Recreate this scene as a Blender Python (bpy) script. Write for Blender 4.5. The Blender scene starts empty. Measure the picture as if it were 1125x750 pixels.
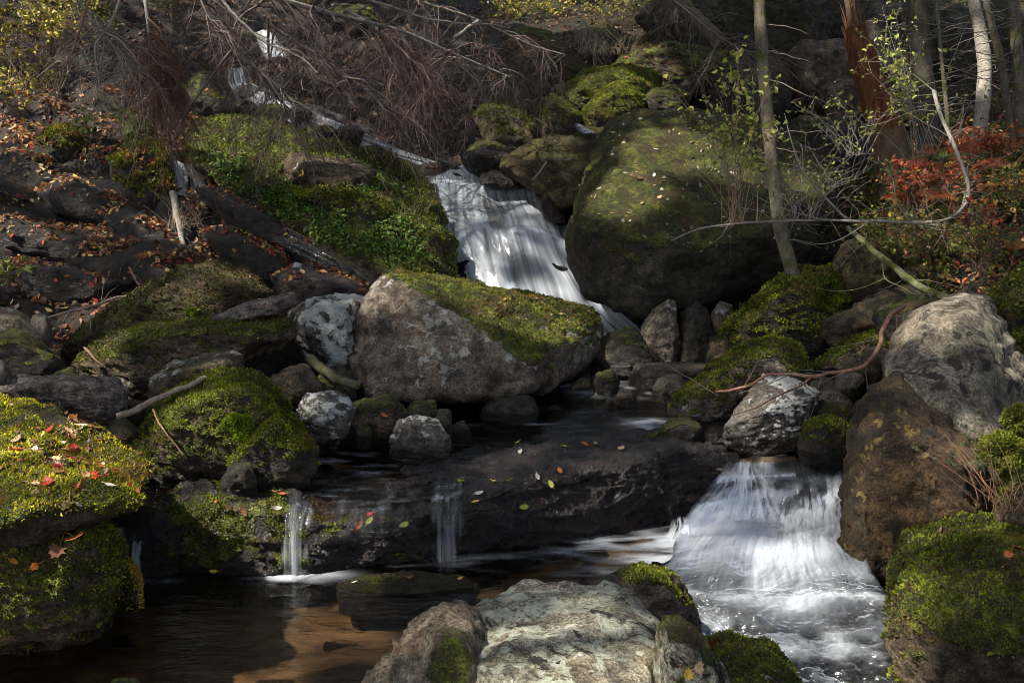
import bpy, bmesh, math, random
import numpy as np
from mathutils import Vector, Matrix
from mathutils.bvhtree import BVHTree
R = math.radians
sc = bpy.context.scene
col = sc.collection
random.seed(7)
rng = np.random.default_rng(7)

# ------------------------------------------------------------------ camera, sky, sun, exposure
CAMZ, PITCH, FPX = 2.0, R(8.0), 1206.0
cam_d = bpy.data.cameras.new('camera'); cam = bpy.data.objects.new('camera', cam_d); col.objects.link(cam)
cam.location = (0, 0, CAMZ); cam.rotation_euler = (R(90) - PITCH, 0, 0)
cam_d.sensor_width = 36; cam_d.lens = 36 * FPX / 1125.0; cam_d.clip_end = 500; cam_d.clip_start = 0.05
sc.camera = cam
SUN_EL, SUN_AZ = R(52), R(-118)      # azimuth measured clockwise from +Y; light comes from the left, a little behind the camera
sun_vec = np.array([math.cos(SUN_EL) * math.sin(SUN_AZ), math.cos(SUN_EL) * math.cos(SUN_AZ), math.sin(SUN_EL)])
w = bpy.data.worlds.new('World'); sc.world = w; w.use_nodes = True
nt = w.node_tree; bg = nt.nodes['Background']
sky = nt.nodes.new('ShaderNodeTexSky'); sky.sky_type = 'NISHITA'; sky.sun_disc = False
sky.sun_elevation = SUN_EL; sky.sun_rotation = SUN_AZ
hs = nt.nodes.new('ShaderNodeHueSaturation'); hs.inputs['Saturation'].default_value = .55; nt.links.new(sky.outputs[0], hs.inputs['Color']); nt.links.new(hs.outputs[0], bg.inputs[0]); bg.inputs[1].default_value = 0.10
sl = bpy.data.lights.new('sun', 'SUN'); sl.energy = 4.4; sl.angle = R(1.0); sl.color = (1, 0.93, 0.82)
so = bpy.data.objects.new('sun', sl); col.objects.link(so); so.location = (-6, -4, 12)
so.rotation_euler = Vector(sun_vec).to_track_quat('Z', 'Y').to_euler()
sc.view_settings.view_transform = 'Standard'; sc.view_settings.look = 'None'
sc.view_settings.gamma = 1; sc.view_settings.use_curve_mapping = False
sc.view_settings.exposure = 1.5
sc.cycles.max_bounces = 6; sc.cycles.transparent_max_bounces = 16
sc.cycles.diffuse_bounces = 3; sc.cycles.glossy_bounces = 3
sc.cycles.use_denoising = True; sc.cycles.filter_width = 0.85

# ------------------------------------------------------------------ pixel -> world helpers (photo pixels 1125 x 750)
FW = np.array([0, math.cos(PITCH), -math.sin(PITCH)]); UP = np.array([0, math.sin(PITCH), math.cos(PITCH)]); RT = np.array([1., 0, 0])
CAM = np.array([0, 0, CAMZ])
def P(px, py, d):
    return CAM + d * (FW + (px - 562.5) / FPX * RT + (375 - py) / FPX * UP)
def ZP(px, py, z):
    v = FW + (px - 562.5) / FPX * RT + (375 - py) / FPX * UP
    return CAM + v * (z - CAMZ) / v[2]
def dz(y, z): return float((ZP(562.5, y, z) - CAM) @ FW)
def proj(p):
    q = np.asarray(p) - CAM
    d = q @ FW
    return 562.5 + FPX * (q @ RT) / d, 375 - FPX * (q @ UP) / d, d

# ------------------------------------------------------------------ numpy noise
_perm = np.random.default_rng(3).permutation(256); _perm = np.concatenate([_perm, _perm, _perm])
_grad = np.random.default_rng(4).normal(size=(256, 3)); _grad /= np.linalg.norm(_grad, axis=1)[:, None]
def noise3(p):
    p = np.asarray(p, float); i = np.floor(p).astype(int); f = p - i; i &= 255
    u = f * f * f * (f * (f * 6 - 15) + 10)
    def g(dx, dy, dz):
        h = _perm[_perm[_perm[(i[:, 0] + dx) & 255] + ((i[:, 1] + dy) & 255)] + ((i[:, 2] + dz) & 255)]
        return (_grad[h] * (f - np.array([dx, dy, dz]))).sum(1)
    def L(a, b, t): return a + (b - a) * t
    x0 = L(L(g(0,0,0), g(1,0,0), u[:,0]), L(g(0,1,0), g(1,1,0), u[:,0]), u[:,1])
    x1 = L(L(g(0,0,1), g(1,0,1), u[:,0]), L(g(0,1,1), g(1,1,1), u[:,0]), u[:,1])
    return L(x0, x1, u[:,2]) * 1.6
def fbm(p, o=4, lac=2.03, gain=.5):
    s = 0; a = 1; q = np.asarray(p, float)
    for _ in range(o):
        s = s + a * noise3(q); q = q * lac + 17.3; a *= gain
    return s
def ridged(p, o=4):
    s = 0; a = 1; q = np.asarray(p, float)
    for _ in range(o):
        s = s + a * (1 - 2 * np.abs(noise3(q))); q = q * 2.1 + 9.1; a *= .5
    return s
def sstep(a, b, x):
    t = np.clip((x - a) / (b - a), 0, 1); return t * t * (3 - 2 * t)

# ------------------------------------------------------------------ mesh helpers
def mesh_np(name, V, F, attrs=None, colors=None, smooth=True, uv=None):
    """F: (n,3) or (n,4) int array, or a list of such arrays"""
    V = np.asarray(V, np.float32); Fs = F if isinstance(F, list) else [F]
    Fs = [np.asarray(f, np.int32) for f in Fs if len(f)]
    me = bpy.data.meshes.new(name); me.vertices.add(len(V)); me.vertices.foreach_set('co', V.ravel())
    nl = sum(f.size for f in Fs); nf = sum(len(f) for f in Fs)
    me.loops.add(nl); me.polygons.add(nf)
    me.loops.foreach_set('vertex_index', np.concatenate([f.ravel() for f in Fs]))
    sizes = np.concatenate([np.full(len(f), f.shape[1]) for f in Fs])
    me.polygons.foreach_set('loop_start', np.concatenate([[0], np.cumsum(sizes)[:-1]]).astype(np.int32))
    me.update(calc_edges=True)
    if smooth: me.polygons.foreach_set('use_smooth', np.ones(nf, bool))
    for k, a in (attrs or {}).items():
        at = me.attributes.new(k, 'FLOAT', 'POINT'); at.data.foreach_set('value', np.asarray(a, np.float32))
    for k, a in (colors or {}).items():
        at = me.attributes.new(k, 'FLOAT_COLOR', 'POINT')
        c = np.ones((len(V), 4), np.float32); c[:, :3] = a; at.data.foreach_set('color', c.ravel())
    return me
def tag(o, label=None, cat=None, group=None, kind=None):
    if label: o['label'] = label
    if cat: o['category'] = cat
    if group: o['group'] = group
    if kind: o['kind'] = kind
    return o
def link(name, me, mat, parent=None):
    o = bpy.data.objects.new(name, me); col.objects.link(o)
    if mat and not me.materials: me.materials.append(mat)
    if parent:
        o.parent = parent; o.matrix_parent_inverse = Matrix.Identity(4)
    return o
def empty(name, loc):
    o = bpy.data.objects.new(name, None); col.objects.link(o); o.location = loc; return o
SURF = []      # (V, tris) in world space: everything things may rest on

# ------------------------------------------------------------------ materials
def nmat(name):
    m = bpy.data.materials.new(name); m.use_nodes = True; t = m.node_tree
    for n in list(t.nodes):
        if n.type != 'OUTPUT_MATERIAL': t.nodes.remove(n)
    return m, t, t.nodes['Material Output']
class N:
    def __init__(s, t): s.t = t
    def n(s, typ, **kw):
        x = s.t.nodes.new(typ)
        for k, v in kw.items():
            if k.startswith('i_'): x.inputs[k[2:].replace('_', ' ')].default_value = v
            else: setattr(x, k, v)
        return x
    def l(s, a, b): s.t.links.new(a, b)
    def math(s, op, a, b=None, clamp=False):
        x = s.t.nodes.new('ShaderNodeMath'); x.operation = op; x.use_clamp = clamp
        for i, v in enumerate((a, b)):
            if v is None: continue
            if isinstance(v, (int, float)): x.inputs[i].default_value = v
            else: s.l(v, x.inputs[i])
        return x.outputs[0]
    def mix(s, f, a, b, blend='MIX'):
        x = s.t.nodes.new('ShaderNodeMix'); x.data_type = 'RGBA'; x.blend_type = blend
        for i, v in ((0, f), (6, a), (7, b)):
            if isinstance(v, (int, float)): x.inputs[i].default_value = v
            elif isinstance(v, tuple): x.inputs[i].default_value = (*v[:3], 1)
            else: s.l(v, x.inputs[i])
        return x.outputs[2]
    def noise(s, vec, scale, detail=5, rough=.6, dist=0):
        x = s.n('ShaderNodeTexNoise'); x.inputs['Scale'].default_value = scale; x.inputs['Detail'].default_value = detail
        x.inputs['Roughness'].default_value = rough; x.inputs['Distortion'].default_value = dist; s.l(vec, x.inputs['Vector'])
        return x.outputs[0]
    def mr(s, v, a, b, c=0., d=1.):
        x = s.n('ShaderNodeMapRange'); x.inputs[1].default_value = a; x.inputs[2].default_value = b
        x.inputs[3].default_value = c; x.inputs[4].default_value = d; s.l(v, x.inputs[0]); return x.outputs[0]
    def attr(s, name, out='Fac'):
        x = s.n('ShaderNodeAttribute'); x.attribute_name = name; return x.outputs[out]
def coords(g, world=False):
    if world:
        return g.n('ShaderNodeNewGeometry').outputs['Position']
    tc = g.n('ShaderNodeTexCoord'); oi = g.n('ShaderNodeObjectInfo')
    mu = g.math('MULTIPLY', oi.outputs['Random'], 37.0)
    va = g.n('ShaderNodeVectorMath', operation='ADD'); g.l(tc.outputs['Object'], va.inputs[0]); g.l(mu, va.inputs[1])
    return va.outputs[0]
MOSS_G = ((.014, .016, .003), (.064, .074, .008), (.18, .20, .015))
MOSS_B = ((.022, .020, .006), (.060, .056, .011), (.105, .085, .016))
def rock_mat(name, c1, c2, c3, lich=(.40, .41, .37), moss=MOSS_G, lichamt=0., rough=.78, spots=False, world=False, spec=.35):
    m, t, out = nmat(name); g = N(t); v = coords(g, world)
    n1 = g.noise(v, 2.3, 7, .62, .3); n2 = g.noise(v, 11, 8, .7); n3 = g.noise(v, 70, 4, .7); n4 = g.noise(v, 5.2, 6, .6, .6)
    c = g.mix(g.mr(n1, .36, .62), c1, c2)
    c = g.mix(g.mr(n4, .52, .66), c, c3)
    k = g.mr(n2, .38, .64, .30, 1.7); k2 = g.mr(n3, .36, .64, .35, 1.65)
    n5 = g.noise(v, 190, 2, .6); k2 = g.math('MULTIPLY', k2, g.mr(n5, .35, .65, .6, 1.4))
    c = g.mix(1., c, k, 'MULTIPLY'); c = g.mix(1., c, k2, 'MULTIPLY')
    # lichen crust
    la = g.attr('lich'); ln = g.noise(v, 8.5, 8, .72, .4)
    wv = g.n('ShaderNodeTexNoise'); wv.inputs['Scale'].default_value = 14; wv.inputs['Detail'].default_value = 5; g.l(v, wv.inputs['Vector'])
    wa_ = g.n('ShaderNodeVectorMath', operation='MULTIPLY_ADD'); g.l(wv.outputs[1], wa_.inputs[0]); wa_.inputs[1].default_value = (.22, .22, .22); g.l(v, wa_.inputs[2])
    lv = g.n('ShaderNodeTexVoronoi', i_Scale=9.0); g.l(wa_.outputs[0], lv.inputs['Vector'])
    blob = g.mr(lv.outputs['Distance'], .1, .6, .24, -.12)
    ls = g.math('ADD', g.math('ADD', ln, blob), g.math('ADD', g.math('MULTIPLY', la, .42), g.mr(n3, .2, .8, -.09, .09)))
    lm = g.mr(ls, .86 - lichamt, .93 - lichamt)
    lc = g.mix(g.mr(n3, .3, .7), tuple(x * .62 for x in lich), lich)
    lc = g.mix(1., lc, g.mr(n2, .38, .62, .6, 1.25), 'MULTIPLY'); c = g.mix(lm, c, lc)
    if spots:
        sv = g.n('ShaderNodeTexVoronoi', i_Scale=9.0); sv.inputs['Randomness'].default_value = 1; g.l(wa_.outputs[0], sv.inputs['Vector'])
        rnd = g.n('ShaderNodeSeparateColor'); g.l(sv.outputs['Color'], rnd.inputs[0])
        thr = g.mr(rnd.outputs[0], .45, 1, 0, .17)
        sm = g.math('GREATER_THAN', thr, g.math('ADD', sv.outputs['Distance'], g.mr(n3, .3, .7, -.03, .03)))
        c = g.mix(sm, c, (.008, .008, .006))
        bk = g.noise(v, 4.1, 8, .75, 1.2); c = g.mix(g.mr(bk, .56, .59), c, (.018, .013, .011))
    # moss
    ma = g.attr('moss'); mn = g.noise(v, 13, 8, .72)
    ms = g.math('ADD', ma, g.math('MULTIPLY', g.math('SUBTRACT', mn, .5), 1.15))
    mm = g.mr(ms, .42, .58)
    mc = g.mix(g.mr(g.noise(v, 3.4, 5, .6), .38, .6), moss[0], moss[1])
    mc = g.mix(g.mr(g.noise(v, 7.0, 7, .65, .2), .50, .68), mc, moss[2])
    vv = g.n('ShaderNodeTexVoronoi', i_Scale=95.0); g.l(v, vv.inputs['Vector'])
    mc = g.mix(1., mc, g.mr(g.noise(v, 110, 3, .6), .36, .64, .3, 1.7), 'MULTIPLY'); mc = g.mix(1., mc, g.mr(g.noise(v, 24, 5, .7), .38, .62, .55, 1.4), 'MULTIPLY')
    mc = g.mix(g.mr(g.noise(v, 5.0, 6, .7, .5), .51, .60, 0, .8), mc, (.055, .028, .010))   # dead brown moss and litter
    c = g.mix(mm, c, mc)
    wa = g.attr('wet'); wm = g.mr(g.math('ADD', wa, g.math('MULTIPLY', g.math('SUBTRACT', n2, .5), .6)), .3, .7)
    c = g.mix(wm, c, g.mix(1., c, (.30, .27, .26), 'MULTIPLY'))
    b = g.n('ShaderNodeBsdfPrincipled'); g.l(c, b.inputs['Base Color'])
    rr = g.math('SUBTRACT', rough, g.math('MULTIPLY', wm, rough - .22)); rr = g.math('ADD', rr, g.math('MULTIPLY', mm, .12), True); g.l(rr, b.inputs['Roughness'])
    b.inputs['Specular IOR Level'].default_value = spec
    h = g.math('ADD', g.math('MULTIPLY', n2, .9), g.math('ADD', g.math('MULTIPLY', n3, .30), g.math('MULTIPLY', n5, .10)))
    mh = g.math('ADD', g.math('MULTIPLY', g.math('SUBTRACT', 1., vv.outputs['Distance']), .35), g.math('MULTIPLY', g.noise(v, 38, 4, .7), .8))
    h = g.math('ADD', h, g.math('MULTIPLY', mm, g.math('ADD', mh, .15)))
    h = g.math('ADD', h, g.math('MULTIPLY', lm, .10))
    bp = g.n('ShaderNodeBump'); bp.inputs['Strength'].default_value = 1.; bp.inputs['Distance'].default_value = .07
    g.l(h, bp.inputs['Height']); g.l(bp.outputs[0], b.inputs['Normal']); g.l(b.outputs[0], out.inputs[0])
    return m
M = {}
M['brown'] = rock_mat('brown_rock', (.046, .032, .017), (.105, .076, .042), (.036, .020, .010))
M['brownmoss'] = rock_mat('brown_moss_rock', (.050, .034, .015), (.098, .068, .028), (.042, .032, .013), moss=MOSS_B, lichamt=-.03)
M['grey'] = rock_mat('grey_rock', (.080, .058, .040), (.165, .136, .105), (.052, .030, .018), lichamt=.09, lich=(.38, .37, .34))
M['greyw'] = rock_mat('lichen_rock', (.050, .042, .034), (.12, .105, .090), (.045, .038, .032), lichamt=.19, lich=(.50, .51, .48))
M['pale'] = rock_mat('pale_rock', (.16, .145, .10), (.29, .27, .20), (.17, .13, .075), lichamt=.16, lich=(.50, .51, .40), spots=True)
M['tan'] = rock_mat('tan_rock', (.12, .09, .06), (.22, .175, .12), (.13, .075, .045), lichamt=.02, lich=(.36, .32, .24))
M['greyspot'] = rock_mat('spotted_grey_rock', (.115, .096, .068), (.23, .20, .148), (.075, .055, .038), lichamt=.02, lich=(.36, .36, .33), spots=True)
M['orange'] = rock_mat('ochre_rock', (.026, .017, .010), (.105, .060, .022), (.028, .022, .011), lichamt=-.05, lich=(.26, .19, .05))
M['slate'] = rock_mat('slate_rock', (.09, .070, .058), (.155, .128, .11), (.10, .055, .04), lichamt=-.05)
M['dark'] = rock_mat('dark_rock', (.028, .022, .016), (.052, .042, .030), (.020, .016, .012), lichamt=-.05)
M['wet'] = rock_mat('wet_rock', (.012, .009, .008), (.032, .024, .020), (.020, .013, .010), lichamt=-.2, rough=.33)
M['face'] = rock_mat('shaded_moss_rock', (.024, .019, .013), (.050, .042, .028), (.035, .03, .024), lichamt=-.02, lich=(.22, .22, .19), moss=((.022, .026, .005), (.065, .070, .010), (.14, .14, .018)))  # darkness of the shaded rocks put into the base colours, as in dark_rock

def col_mat(name, rough=.6, trans=0., attr='Col', bump=0., spec=.3, mul=1.):
    m, t, out = nmat(name); g = N(t); b = g.n('ShaderNodeBsdfPrincipled')
    c = g.attr(attr, 'Color'); v = g.n('ShaderNodeNewGeometry').outputs['Position']
    k = g.mr(g.noise(v, 60, 3, .6), .25, .75, .7 * mul, 1.3 * mul); c = g.mix(1., c, k, 'MULTIPLY')
    g.l(c, b.inputs['Base Color']); b.inputs['Roughness'].default_value = rough; b.inputs['Specular IOR Level'].default_value = spec
    if trans:
        tr = g.n('ShaderNodeBsdfTranslucent'); g.l(c, tr.inputs[0]); mx = g.n('ShaderNodeMixShader'); mx.inputs[0].default_value = trans
        g.l(b.outputs[0], mx.inputs[1]); g.l(tr.outputs[0], mx.inputs[2]); g.l(mx.outputs[0], out.inputs[0])
    else: g.l(b.outputs[0], out.inputs[0])
    return m
M['leaf'] = col_mat('leaf', .5, .3)
M['moss_tuft'] = col_mat('moss_tuft', .8, .3, spec=.1)
M['twig'] = col_mat('twig', .75, spec=.2)
def bark_mat(name, c1, c2, c3, sx=1., moss=0., scale=14, thr=.6):
    m, t, out = nmat(name); g = N(t); v = g.n('ShaderNodeNewGeometry').outputs['Position']
    mp = g.n('ShaderNodeMapping'); mp.inputs['Scale'].default_value = (1, 1, sx); g.l(v, mp.inputs[0]); vv = mp.outputs[0]
    n1 = g.noise(vv, scale, 7, .7); n2 = g.noise(vv, scale * 4, 6, .7); n3 = g.noise(v, 9, 6, .7)
    c = g.mix(g.mr(n1, .35, .65), c1, c2); c = g.mix(g.mr(n2, thr, thr + .08), c, c3)
    c = g.mix(1., c, g.mr(g.noise(v, 90, 3), .3, .7, .6, 1.35), 'MULTIPLY')
    if moss: c = g.mix(g.mr(n3, .62 - moss * .4, .72 - moss * .4), c, (.055, .065, .012))
    b = g.n('ShaderNodeBsdfPrincipled'); g.l(c, b.inputs['Base Color']); b.inputs['Roughness'].default_value = .85; b.inputs['Specular IOR Level'].default_value = .2
    bp = g.n('ShaderNodeBump'); bp.inputs['Strength'].default_value = .9; bp.inputs['Distance'].default_value = .02
    g.l(g.math('ADD', n1, g.math('MULTIPLY', n2, .5)), bp.inputs['Height']); g.l(bp.outputs[0], b.inputs['Normal']); g.l(b.outputs[0], out.inputs[0])
    return m
M['bark'] = bark_mat('mossy_bark', (.06, .05, .035), (.15, .13, .095), (.025, .02, .015), .5, .28)
M['birch'] = bark_mat('pale_bark', (.24, .21, .17), (.36, .33, .28), (.05, .04, .035), 3.0, .03, 10, .62)
M['darkbark'] = bark_mat('dark_bark', (.045, .038, .028), (.10, .085, .065), (.02, .017, .012), .5, .1)
M['rot'] = bark_mat('rotten_wood', (.055, .018, .008), (.17, .058, .022), (.022, .010, .006), .16, 0, 22, .56)
M['rotbase'] = bark_mat('snag_bark', (.07, .045, .025), (.15, .10, .06), (.03, .02, .014), .25, .1, 18)
M['branch'] = bark_mat('grey_branch', (.16, .14, .12), (.30, .27, .23), (.07, .055, .045), .6, 0, 20, .62)
M['redbranch'] = bark_mat('reddish_branch', (.15, .07, .045), (.30, .17, .12), (.08, .04, .03), .6, 0, 20, .6)
M['log'] = bark_mat('driftwood', (.18, .13, .095), (.32, .25, .19), (.09, .05, .035), .3, 0, 14, .62)

def water_mat(name, tint=(.50, .34, .20), bumps=.35, foamcol=(.66, .71, .78), flow=(1, 1, 1), rough=.06):
    m, t, out = nmat(name); g = N(t); v = g.n('ShaderNodeNewGeometry').outputs['Position']
    mp = g.n('ShaderNodeMapping'); mp.inputs['Scale'].default_value = flow; g.l(v, mp.inputs[0])
    n1 = g.noise(mp.outputs[0], 5.5, 4, .6, .3); n2 = g.noise(mp.outputs[0], 19, 3, .6)
    bp = g.n('ShaderNodeBump'); bp.inputs['Strength'].default_value = bumps; bp.inputs['Distance'].default_value = .05
    g.l(g.math('ADD', n1, g.math('MULTIPLY', n2, .25)), bp.inputs['Height'])
    fr = g.n('ShaderNodeFresnel', i_IOR=1.33); g.l(bp.outputs[0], fr.inputs['Normal'])
    gl = g.n('ShaderNodeBsdfGlossy'); gl.inputs['Roughness'].default_value = rough; g.l(bp.outputs[0], gl.inputs['Normal'])
    tr = g.n('ShaderNodeBsdfTransparent'); tr.inputs[0].default_value = (*tint, 1)
    mx = g.n('ShaderNodeMixShader'); g.l(g.math('MULTIPLY', fr.outputs[0], 1.25, True), mx.inputs[0]); g.l(tr.outputs[0], mx.inputs[1]); g.l(gl.outputs[0], mx.inputs[2])
    d = g.n('ShaderNodeBsdfDiffuse'); d.inputs[0].default_value = (*foamcol, 1); tl = g.n('ShaderNodeBsdfTranslucent'); tl.inputs[0].default_value = (*foamcol, 1)
    mf = g.n('ShaderNodeMixShader'); mf.inputs[0].default_value = .45; g.l(d.outputs[0], mf.inputs[1]); g.l(tl.outputs[0], mf.inputs[2])
    fo = g.attr('foam'); m2 = g.n('ShaderNodeMixShader'); g.l(fo, m2.inputs[0]); g.l(mx.outputs[0], m2.inputs[1]); g.l(mf.outputs[0], m2.inputs[2])
    al = g.attr('alpha'); t2 = g.n('ShaderNodeBsdfTransparent'); m3 = g.n('ShaderNodeMixShader'); g.l(al, m3.inputs[0]); g.l(t2.outputs[0], m3.inputs[1]); g.l(m2.outputs[0], m3.inputs[2])
    g.l(m3.outputs[0], out.inputs[0]); return m
M['pool'] = water_mat('pool_water', (.78, .66, .52), .40, flow=(.8, 2.4, 1))
M['fall'] = water_mat('falling_water', (.6, .58, .55), .12, rough=.22)
M['film'] = water_mat('water_film', (.55, .50, .46), .5, rough=.12)

# ------------------------------------------------------------------ ground
CP = []
def cp(px, py, d, dz=0):
    p = P(px, py, d); CP.append((p[0], p[1], p[2] + dz))
for a in ((-3.6,3.4,-.2),(-3,4.6,-.22),(-2,4,-.25),(-1,4,-.28),(0,3.8,-.3),(-2,5.2,-.22),(-.5,5,-.26),(.5,5.2,-.28),(1.4,4.9,-.4),(1.9,4.3,-.6),(1.2,3.6,-.6),(0,2.5,-.5),
          (-2.8,6.3,.05),(-1,6.9,.10),(0,7.5,.18),(.8,8.2,.2),(1.5,6.6,.1),(1.2,7.4,.15),(0,6.3,-.1),(1.4,5.6,-.2),(-2.3,5.7,-.1),
          (-7,-4,.8),(7,-4,.8),(0,-5,-.9),(-5,2,.4),(5,2,.3),(-16,0,5),(16,0,5),(-18,12,8),(18,12,8),(-18,30,17),(18,30,17),(0,42,21),(-8,42,21),(10,42,21)): CP.append(a)
for a in ((0,460,6.6,-.1),(0,420,7.6,-.1),(60,430,7.2,-.25),(0,330,8.9),(80,330,8.9),(150,300,9.3),(0,250,10.0),(130,250,10.1),(230,300,9.6),(0,180,11.2),(100,190,11.1),(180,215,10.9),
          (300,300,9.8,-.15),(400,330,9.4,-.25),(330,380,8.3,-.25),(250,420,7.2,-.3),(0,100,13.2),(100,110,13.2),(200,130,12.8),(0,20,15.5),(150,20,16.5),(250,60,15.4),(300,110,13.6),
          (300,180,11.6,-.2),(400,190,11.6,-.25),(450,290,10.6,-.3),(420,150,12.8,-.05),(480,170,12.3,-.05),(330,10,18),(420,80,15),(450,20,17.5),
          (560,360,10.5,-.3),(640,370,10.3,-.35),(690,375,10.0,-.3),(530,200,12.0,-.15),(600,170,12.6,-.25),(600,90,14.8),(650,130,13.4,-.2),(560,20,18),(680,20,18),(720,60,16),
          (780,140,13.8,-.25),(760,370,9.3,-.3),(820,330,10.3,-.2),(860,400,8.4,-.25),(900,450,7.2,-.3),(960,330,9.2,-.3),(900,250,12.0,-.2),(880,180,14,-.0),(950,200,11.8,-.1),(1000,230,10.2),
          (820,80,16,0),(900,20,18.5),(1000,120,14),(1060,160,11.6),(1125,180,10.6),(1040,260,9.2),(1125,260,8.4),(1125,330,7.6),(1050,330,8.2),(1180,450,6.4),(1130,560,5.6,-.1),(1180,620,5,-.05),
          (1050,20,17),(1125,60,15),(1250,200,9.5,.3),(-150,250,9.5,.3),(-150,420,6.8,.2),(-150,100,12.5,.3)):
    cp(*a)
CP = np.array(CP)
def tps_fit(X, z, lam=.02):
    d = np.linalg.norm(X[:, None] - X[None], axis=2); K = np.where(d > 0, d ** 2 * np.log(d + 1e-9), 0) + lam * np.eye(len(X))
    Pm = np.c_[np.ones(len(X)), X]; A = np.zeros((len(X) + 3,) * 2); A[:len(X), :len(X)] = K; A[:len(X), len(X):] = Pm; A[len(X):, :len(X)] = Pm.T
    return np.linalg.solve(A, np.r_[z, 0, 0, 0])
TW = tps_fit(CP[:, :2], CP[:, 2])
def ground_base(X):
    out = np.zeros(len(X))
    for s in range(0, len(X), 20000):
        x = X[s:s + 20000]; d = np.linalg.norm(x[:, None] - CP[None, :, :2], axis=2)
        out[s:s + 20000] = (d ** 2 * np.log(d + 1e-9)) @ TW[:len(CP)] + TW[-3] + x @ TW[-2:]
    return out
def ground_h(X):
    X = np.asarray(X, float); z = ground_base(X); p3 = np.c_[X, np.zeros(len(X))]
    inner = sstep(3, 6, X[:, 1])
    z = z + .10 * fbm(p3 * 1.1, 5) * inner + .03 * fbm(p3 * 5.0, 3)
    # ledgy steps up the hillside, tilted like the bedrock of the left bank
    hill = sstep(7.3, 8.6, X[:, 1]) * np.clip(sstep(.8, 1.3, z), 0, 1)
    q = z + .32 * X[:, 0] + .22 * fbm(p3 * .8 + 5, 3)
    stp = .42; fr = q / stp - np.floor(q / stp)
    left = sstep(-1.0, -2.2, X[:, 0]) + .45 * sstep(-1.5, 1.5, X[:, 0])
    z = z + hill * np.clip(left, 0, 1) * stp * .62 * (sstep(.30, .62, fr) - fr)
    return z
def axis(a, b, fine0, fine1, fs, cs):
    return np.unique(np.concatenate([np.arange(a, fine0, cs), np.arange(fine0, fine1, fs), np.arange(fine1, b + cs, cs)]).round(4))
gx = axis(-30, 30, -6.5, 6.5, .045, .5); gy = axis(-8, 45, 3, 17, .045, .35)
GX, GY = np.meshgrid(gx, gy); XY = np.c_[GX.ravel(), GY.ravel()]
GZ = ground_h(XY); GV = np.c_[XY, GZ]
nx, ny = len(gx), len(gy)
def gridfaces(nu, nv, off=0):
    i = np.arange(nv - 1)[:, None] * nu + np.arange(nu - 1)[None]
    i = i.ravel() + off
    return np.c_[i, i + 1, i + nu + 1, i + nu]
GF = gridfaces(nx, ny)
gzx = np.gradient(GZ.reshape(ny, nx), gx, axis=1).ravel(); gzy = np.gradient(GZ.reshape(ny, nx), gy, axis=0).ravel()
gnz = 1 / np.sqrt(1 + gzx ** 2 + gzy ** 2)
gp3 = GV * 1.0
moss_g = sstep(.0, .9, fbm(gp3 * .9 + 31, 4) + .25) * .5 * sstep(.5, .85, gnz) + .12
moss_g += .35 * sstep(-.5, 1.5, GV[:, 0]) * sstep(7, 9, GV[:, 1])
wet_g = 1 - sstep(.35, .75, GZ); wet_g = np.maximum(wet_g, .8 * sstep(-1.2, -2.2, GV[:, 0]) * sstep(12.6, 11, GV[:, 1]) * sstep(-.2, .5, fbm(gp3 * .7 + 3, 3) + .35))
def soil_mat():
    m = rock_mat('forest_floor', (.012, .009, .007), (.028, .019, .013), (.030, .015, .009), moss=((.014, .018, .004), (.034, .038, .008), (.07, .07, .012)), lichamt=-.25, rough=.8, world=True)
    return m
M['soil'] = soil_mat()
gme = mesh_np('ground', GV, GF, {'moss': moss_g, 'lich': GZ * 0, 'wet': wet_g})
tag(link('ground', gme, M['soil']), kind='structure')
SURF.append((GV, np.r_[GF[:, :3], GF[:, [0, 2, 3]]]))
mb, tb, ob_ = nmat('stream_bed'); g = N(tb); v = g.n('ShaderNodeNewGeometry').outputs['Position']
mp = g.n('ShaderNodeMapping'); mp.inputs['Scale'].default_value = (.7, 1.5, 1); g.l(v, mp.inputs[0])
vo = g.n('ShaderNodeTexVoronoi', i_Scale=5.0); g.l(mp.outputs[0], vo.inputs['Vector']); n1 = g.noise(mp.outputs[0], 3.0, 6, .65, .5); n2 = g.noise(v, 24, 6, .7)
sc_ = g.n('ShaderNodeSeparateColor'); g.l(vo.outputs['Color'], sc_.inputs[0])
c = g.mix(g.mr(n1, .38, .62), (.045, .033, .020), (.125, .090, .055)); c = g.mix(g.mr(sc_.outputs[0], .2, .9, 0, .5), c, (.09, .066, .045)); c = g.mix(1., c, g.mr(n2, .3, .7, .5, 1.4), 'MULTIPLY')
c = g.mix(1., c, g.mr(vo.outputs['Distance'], .3, .75, 1.1, .4), 'MULTIPLY')
b = g.n('ShaderNodeBsdfPrincipled'); g.l(c, b.inputs['Base Color']); b.inputs['Roughness'].default_value = .8; g.l(b.outputs[0], ob_.inputs[0]); M['bed'] = mb
bx_ = np.arange(-5, 2.3, .05); by_ = np.arange(2.2, 6.4, .05); BX, BY = np.meshgrid(bx_, by_); BV = np.c_[BX.ravel(), BY.ravel(), BX.ravel() * 0]
BV[:, 2] = np.maximum(ground_base(BV[:, :2]), -.5 - .1 * (BV[:, 0] > 1)) + .03 + .05 * fbm(BV * 2.6, 3) + .015 * fbm(BV * 9, 2); BV[:, 2] = np.minimum(BV[:, 2], -.05)
tag(link('stream_bed', mesh_np('stream_bed', BV, gridfaces(len(bx_), len(by_))), mb), kind='structure')
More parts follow.
